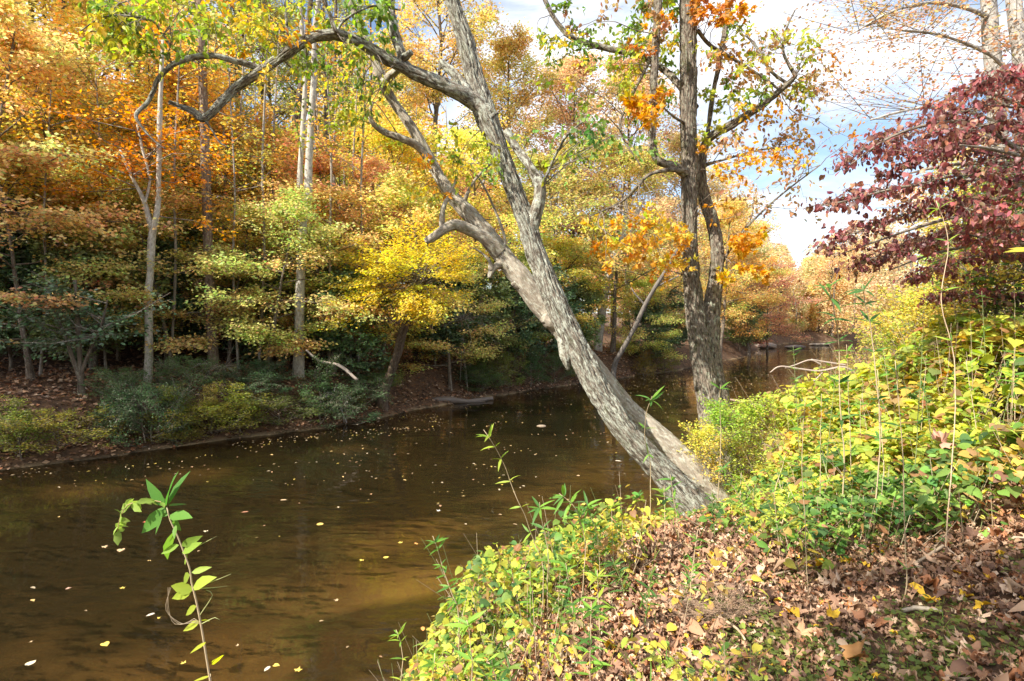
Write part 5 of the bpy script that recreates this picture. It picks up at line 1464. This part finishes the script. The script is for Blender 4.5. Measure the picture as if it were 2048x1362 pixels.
def cover(x, y):
    """probability of undergrowth at a spot"""
    dN = -sdist(x, y, NEAR)
    s = smooth01
    wide = 1.0 + 1.15 * (1 - s((y - 3.9) / 1.0))
    bank = s((dN + .15) / .3) * (1 - s((dN - wide) / .6)) * s((y - 2.4) / .3)       # strip on the bank edge
    right = s((x - 1.5) / .7) * s((y - 3.45 - .05 * x) / .5) * s(dN / .3)
    gap = np.exp(-(((x - 1.65) / .75) ** 2 + ((y - 4.6) / .55) ** 2))              # open patch of fallen leaves
    gap2 = .7 * np.exp(-(((x - 3.5) / .5) ** 2 + ((y - 4.15) / .3) ** 2))
    lump = fbm(np.stack([x * 1.3, y * 1.3, x * 0], -1), 3, 37)
    return np.clip(np.maximum(bank * .85, right) * (1 - .85 * gap) * (1 - gap2) * s((lump - .30) / .22), 0, 1)

def scatter(n, x0, x1, y0, y1, dens, power=1.0):
    out = []
    k = 0
    while k < n:
        m_ = n * 3
        # more samples close to the camera
        y = y0 + (y1 - y0) * RNG.uniform(0, 1, m_) ** power
        x = RNG.uniform(x0, x1, m_)
        c = dens(x, y)
        ok = RNG.uniform(0, 1, m_) < c
        px = 1024 + FPX * x / y
        ok &= (px > -250) & (px < 3000)
        q = np.stack([x[ok], y[ok]], -1)
        out.append(q); k += len(q)
        if len(q) < 5: break
    return np.concatenate(out)[:n]

def undergrowth():
    lb, sb = MB(), MB()
    pal_y = np.array([(.56, .58, .09), (.46, .54, .08), (.66, .60, .10), (.36, .46, .07)])
    pal_g = np.array([(.14, .26, .06), (.22, .36, .07), (.10, .20, .06), (.30, .42, .09)])
    pal_o = np.array([(.74, .58, .10), (.76, .62, .10), (.50, .32, .13), (.66, .48, .14)])
    for (n, x0, x1, y0, y1, size, power, tmpl, top) in ((18500, -1.6, 9, 2.4, 9.5, .056, 1.1, HEART, .9), (5200, 2.7, 7.5, 3.7, 7.5, .074, 1.0, HEART, .35), (29000, -1.6, 9, 2.4, 9.5, .042, 1.1, OVAL, .95), (11500, -1.6, 9, 2.4, 9.0, .085, 1.1, LANCE, .7), (12000, 2, 26, 8, 26, .09, 1.3, OVAL, .6)):
        q = scatter(n, x0, x1, y0, y1, cover, power)
        x, y = q[:, 0], q[:, 1]
        g = height(x, y); mh = mound(x, y)
        u = 1 - RNG.uniform(0, 1, len(x)) ** 2 * top
        z = np.maximum(g, 0) + .02 + mh * u + RNG.normal(0, .02, len(x))
        pos = np.stack([x, y, z], -1)
        a = RNG.uniform(0, 2 * PI, len(x))
        d = np.stack([np.cos(a), np.sin(a) - .4, RNG.uniform(-.7, .15, len(x))], -1)
        nn = np.stack([RNG.normal(-.1, .35, len(x)), RNG.normal(-.15, .35, len(x)), np.ones(len(x))], -1)
        p3 = np.stack([x * .8, y * .8, x * 0], -1)
        f1 = fbm(p3, 3, 51) + RNG.normal(0, .07, len(x)); f2 = fbm(p3 + 9, 3, 53) + RNG.normal(0, .08, len(x))
        f1 = f1 + .05 * smooth01((x - 2.2) / 1.5)
        k = RNG.integers(0, 4, len(x))
        C = np.where((f1 > .525)[:, None], pal_y[k], pal_g[k])
        C = np.where((f2 > .635)[:, None], pal_o[k], C)
        br = RNG.uniform(0, 1, len(x)) < .09
        C = np.where(br[:, None], np.array([[.42, .24, .11]]), C)
        C = C * np.clip(1 + RNG.normal(0, .26, (len(x), 1)), .3, 1.5) * (1 + RNG.normal(0, .10, (len(x), 3)))
        sz = size * RNG.uniform(.4, 1.55, len(x)) * (1 + .25 * smooth01((x - 2.5) / 2)) * (.62 + .38 * smooth01((y - 2.6) / 1.8))
        lb.leaves(pos, d, nn, sz, C, tmpl)
    # dead and living stems
    q = scatter(3000, -1.5, 9, 2.4, 9, cover, 1.1)
    x, y = q[:, 0], q[:, 1]
    g = np.maximum(height(x, y), 0); mh = mound(x, y)
    S = np.stack([x, y, g - .02], -1)
    E = S + np.stack([RNG.normal(0, .26, len(x)) * (mh + .3), RNG.normal(0, .26, len(x)) * (mh + .3), (mh + .10) * RNG.uniform(.4, 1.2, len(x))], -1)
    pal = np.array([(.46, .36, .24), (.30, .22, .14), (.18, .22, .08), (.56, .44, .30)])
    sb.sticks(S, E, .0035, .0015, pal[RNG.integers(0, 4, len(x))])
    return lb, sb
lb, sb = undergrowth()
ug = lb.build('undergrowth', M_LEAF)
tag(ug, 'yellow green vine leaves and low plants covering the near bank', kind='stuff')
st_ = sb.build('stem', M_STEM, ug); st_['kind'] = 'stuff'

# grass blades and narrow leaves at the bank edge and on the bare ground
def grass():
    gb = MB()
    def dens(x, y):
        dN = -sdist(x, y, NEAR)
        edge = smooth01((dN + .1) / .2) * (1 - smooth01((dN - .6) / .6)) * smooth01((y - 2.7) / .2)
        l = fbm(np.stack([x * 2.2, y * 2.2, x * 0], -1), 2, 61)
        lawn = smooth01((l - .50) / .08) * smooth01((x - .9) / .5) * (1 - smooth01((y - 3.6) / .5))
        return np.clip(edge * smooth01((l - .42) / .1) * .9 + lawn * .9 + .04 * (dN > 0), 0, 1)
    q = scatter(11000, -1.6, 7.5, 1.9, 8.0, dens, 1.2)
    x, y = q[:, 0], q[:, 1]
    g = np.maximum(height(x, y), 0)
    n = len(x)
    lawn = (x > .9) & (y < 4.0)
    d = np.stack([RNG.normal(0, .5, n), RNG.normal(0, .5, n), RNG.uniform(.6, 1.2, n)], -1)
    nn = RNG.normal(0, 1, (n, 3)); nn[:, 2] += .2
    pal = np.array([(.18, .34, .06), (.28, .44, .08), (.50, .46, .16), (.12, .24, .05)])
    C = pal[RNG.integers(0, 4, n)] * RNG.uniform(.7, 1.2, (n, 1))
    T = [lance(.5, .03), lance(.9, .03), lance(.2, .04)]
    gb.leaves(np.stack([x, y, g - .01], -1), d, nn, np.where(lawn, RNG.uniform(.03, .07, n), RNG.uniform(.08, .22, n)), C, T)
    # small clover-like leaves on the lawn patches
    m_ = lawn.nonzero()[0]
    k = len(m_)
    pos = np.stack([x[m_] + RNG.normal(0, .06, k), y[m_] + RNG.normal(0, .06, k), g[m_] + RNG.uniform(.015, .05, k)], -1)
    gb.leaves(pos, RNG.normal(0, 1, (k, 3)) * [1, 1, .2], RNG.normal(0, .3, (k, 3)) + [0, 0, 1], RNG.uniform(.015, .035, k), pal[RNG.integers(0, 2, k)] * np.array([.85, .62, .8]), HEART[0])
    return gb
gr = grass().build('grass', M_LEAF)
tag(gr, 'short green grass and clover showing between fallen leaves on the near bank', kind='stuff')

# fallen leaves: near bank (large lobed dry leaves) and far bank
def litter():
    lb = MB()
    pal = np.array([(.44, .27, .17), (.36, .20, .12), (.52, .34, .22), (.28, .165, .11), (.48, .30, .18), (.60, .44, .31), (.22, .125, .085), (.40, .18, .09)])
    def dens(x, y):
        dN = -sdist(x, y, NEAR)
        px = 1024 + FPX * x / y
        l = fbm(np.stack([x * 2.2, y * 2.2, x * 0], -1), 2, 61)
        lawn = smooth01((l - .50) / .08) * smooth01((x - .9) / .5) * (1 - smooth01((y - 3.6) / .5))
        return (dN > .12) * (1 - .62 * lawn) * (1 - .75 * smooth01((y - 6) / 2))
    q = scatter(42000, -1.5, 8, 1.8, 9, dens, 1.25)
    x, y = q[:, 0], q[:, 1]; n = len(x)
    g = np.maximum(height(x, y), 0)
    pos = np.stack([x, y, g + RNG.uniform(.006, .06, n)], -1)
    nn = np.stack([RNG.normal(0, .42, n), RNG.normal(-.05, .42, n), np.ones(n)], -1)
    C = pal[RNG.integers(0, len(pal), n)] * RNG.uniform(.75, 1.3, (n, 1))
    yl = RNG.uniform(0, 1, n) < .035
    C[yl] = (.80, .50, .05)
    lb.leaves(pos, RNG.normal(0, 1, (n, 3)) * [1, 1, .25], nn, np.where(RNG.uniform(0, 1, n) < .10, RNG.uniform(.10, .155, n), RNG.uniform(.025, .08, n)), C, CURLED)
    # far bank: smaller leaves, only what reads at that distance
    def densF(x, y):
        dF = sdist(x, y, FAR)
        return (dF > -.05) * (dF < 9) * (1 - .6 * smooth01((dF - 3) / 5))
    q = scatter(26000, -26, 10, 9, 36, densF, 1.2)
    x, y = q[:, 0], q[:, 1]; n = len(x)
    g = height(x, y); ok = g > .01; x, y, g = x[ok], y[ok], g[ok]; n = len(x)
    pos = np.stack([x, y, g + RNG.uniform(.01, .06, n)], -1)
    nn = np.stack([RNG.normal(0, .5, n), RNG.normal(0, .5, n), np.ones(n)], -1)
    lb.leaves(pos, RNG.normal(0, 1, (n, 3)) * [1, 1, .3], nn, RNG.uniform(.07, .16, n), pal[RNG.integers(0, len(pal), n)] * RNG.uniform(.6, 1.2, (n, 1)), DIAMOND)
    return lb
lt = litter().build('fallen_leaves', M_DRY)
tag(lt, 'carpet of dry brown and tan fallen leaves on both banks', kind='stuff')

# sticks and twigs lying on the near bank
for k, (pl, c_, lab) in enumerate([
  ([(1408, 1160, 3, 3.6), (1440, 1200, 3, 3.4), (1475, 1245, 2.5, 3.2), (1490, 1290, 2, 3.05)], (.44, .33, .22), 'straight tan stick propped beside the dead brush'),
  ([(1350, 1195, 2, 3.7), (1375, 1178, 2, 3.65), (1405, 1155, 2, 3.6)], (.44, .34, .24), 'short tan stick pointing at the dead brush'),
  ([(1655, 1280, 2, 2.85), (1680, 1250, 2, 2.9), (1690, 1220, 2, 2.95), (1685, 1180, 1.2, 3.0)], (.40, .32, .24), 'thin curved grey twig on the tan leaves'),
  ([(1805, 1155, 4, 3.2), (1830, 1160, 5, 3.2), (1860, 1178, 5, 3.15), (1885, 1185, 3, 3.1)], (.30, .25, .19), 'crooked grey stick lying on the leaves at right'),
  ([(1830, 1030, 2.5, 3.6), (1860, 1005, 3, 3.6), (1890, 965, 3, 3.6)], (.40, .30, .2), 'broken stick leaning out of the vine mound'),
  ([(1400, 1128, 2, 3.9), (1500, 1128, 2.5, 3.9), (1590, 1118, 2, 3.9)], (.34, .25, .17), 'long straight stick lying below the trunk base')]):
    poly_thing('dead_stick', lab, 'stick', [pl], c_, 7)
def dead_brush():
    rg = np.random.default_rng(8)
    mb = MB(); o0 = P(1430, 1170, 3.5); o0[2] = gz(o0[0], o0[1]) + .05; S, E = [], []
    for k in range(130):
        a = rg.uniform(-.6, PI + .6); l = rg.uniform(.1, .34)
        s = np.array([rg.normal(0, .05), rg.normal(0, .05), rg.normal(0, .02)])
        d = norm([math.cos(a), rg.normal(-.1, .5), abs(math.sin(a)) * .35 + .05]); e = s + d * l
        S.append(s); E.append(e)
        for j in range(5):
            b = s + (e - s) * rg.uniform(.3, 1); S.append(b); E.append(b + norm(d + rg.normal(0, .45, 3)) * rg.uniform(.03, .09))
    mb.sticks(S, E, .0013, .0006, (.42, .29, .20))
    o = mb.build('dead_brush', M_STEM); o.location = o0
    tag(o, 'feathery tan dead brush tuft lying in front of the leaning trunks', 'dead brush')
dead_brush()
# lobed leaves that stand out one by one
big = [(1735, 1168, 3.1, .17, (.46, .22, .12), 'large rusty lobed leaf standing on edge in the shaded litter'), (1880, 740, 4.4, .30, (.56, .28, .19), 'large pinkish brown dead leaf lying on top of the vine mound'),
       (1720, 1290, 2.75, .20, (.50, .26, .10), 'long orange brown dead leaf at the bottom edge of the grass'), (1580, 1190, 3.15, .20, (.62, .36, .20), 'pale crumpled lobed leaf at the left of the litter patch'),
       (1715, 1130, 3.3, .09, (.62, .24, .05), 'small bright orange curled leaf in the shade')]
for k, (px, py, Y, s, c_, lab) in enumerate(big):
    b = P(px, py, Y); g = gz(b[0], b[1]) + .04
    if k == 1: g = g + float(mound(np.array([b[0]]), np.array([b[1]]))[0]) + .02
    mb = MB(); rg = np.random.default_rng(k)
    mb.leaves(np.zeros((1, 3)), np.array([[rg.normal(0, 1), .3, .1]]), np.array([[.1, -.8, .7]]), s, np.array([c_]), CURLED[k % 4])
    o = mb.build('dead_leaf', M_DRY); o.location = (b[0], b[1], g)
    tag(o, lab, 'dead leaf')

# ---- leaves floating on the river
rgf = np.random.default_rng(321)
def fl_density(x, y):
    dF = sdist(x, y, FAR); dN = -sdist(x, y, NEAR)
    c = (dF < -.15) & (dN < -.3)
    drift = np.exp(-((dF + .6) / .5) ** 2)
    bend = np.exp(-(((x + 3.2) / 2.0) ** 2 + ((y - 17.0) / 2.2) ** 2))
    up = smooth01((y - 16) / 14)
    l = smooth01((fbm(np.stack([x * .5 + y * .3, y * .9 - x * .3, x * 0], -1), 3, 71) - .44) / .15)
    return c * np.clip(.006 + .10 * l * l + .7 * bend * l + .5 * drift * l + .20 * up, 0, 1) * (.12 + .88 * smooth01((y - 7) / 5))
q = scatter(4200, -14, 34, 5.0, 62, fl_density, 1.5)
fx, fy = q[:, 0], q[:, 1]
order = np.argsort(fy)
pal = np.array([(.62, .44, .24), (.72, .50, .20), (.54, .32, .17), (.70, .56, .36), (.76, .56, .12)])
protos = []
for k, tm in enumerate([MAPLE[0], MAPLE[1], OVAL, HEART[2]]):
    mb = MB(); mb.leaves(np.zeros((1, 3)), np.array([[1., 0, 0]]), np.array([[0, 0, 1.]]), 1.0, (1, 1, 1), tm)
    o = mb.build('floating_leaf', M_FLOAT); protos.append(o.data); bpy.data.objects.remove(o)
hand = [(283, 1043, 'red'), (205, 1097, 'long tan'), (497, 1023, 'red brown'), (243, 1098, 'tan'), (127, 1178, 'pinkish'), (246, 1178, 'yellow'), (310, 1226, 'pale'), (208, 1286, 'yellow'), (312, 1238, 'small yellow'), (372, 1327, 'yellow'), (540, 1332, 'pale'), (548, 1330, 'small yellow'), (592, 1346, 'big yellow'), (480, 1290, 'small tan'), (845, 1253, 'orange'), (868, 1277, 'dark red'), (803, 1087, 'yellow'), (838, 1086, 'orange'), (936, 1147, 'gold'), (769, 1116, 'small yellow'), (882, 1022, 'white'), (728, 1118, 'yellow'), (1230, 921, 'pale'), (55, 1330, 'cream'), (680, 1200, 'tan'), (415, 1060, 'cream'), (560, 1000, 'tan'), (640, 1050, 'gold')]
cm = {'red': (.50, .14, .08), 'tan': (.60, .42, .24), 'brown': (.42, .20, .12), 'yellow': (.80, .60, .12), 'pinkish': (.60, .36, .26), 'pale': (.72, .62, .46), 'orange': (.72, .34, .10), 'gold': (.78, .54, .14), 'white': (.78, .72, .62), 'cream': (.74, .64, .42)}
for k, (px, py, nm) in enumerate(hand):
    b = P(px, py, 10.0); v = b - np.array([0, 0, CAM_H]); t = (CAM_H - .006) / -v[2]
    w_ = np.array([0, 0, CAM_H]) + v * t
    o = bpy.data.objects.new('floating_leaf', protos[k % 4]); link(o)
    o.location = w_; o.rotation_euler = (0, 0, k * 1.7)
    s_ = (.03 + .009 * w_[1]) * (1.4 if ('big' in nm or 'long' in nm or nm in ('red', 'dark red')) else .7 if 'small' in nm else 1)
    o.scale = (s_, s_, s_ * .3)
    o.color = (*cm[nm.split()[-1]], 1)
    tag(o, f'{nm} leaf afloat on the open brown water', 'floating leaf', 'single leaves floating on the river')
n = len(fx)
mb = MB()
pos = np.stack([fx, fy, np.full(n, .008)], -1)
mb.leaves(pos, rgf.normal(0, 1, (n, 3)) * [1, 1, 0], np.tile([[0, 0, 1.]], (n, 1)) + rgf.normal(0, .06, (n, 3)), rgf.uniform(.025, .075, n) * (1 + .008 * fy), pal[rgf.integers(0, 5, n)] * rgf.uniform(.4, 1.0, (n, 1)), [DIAMOND, OVAL, MAPLE[0]])
o = mb.build('drifting_leaves', M_FLOAT)
tag(o, 'many small tan and yellow leaves drifting on the river', kind='stuff')
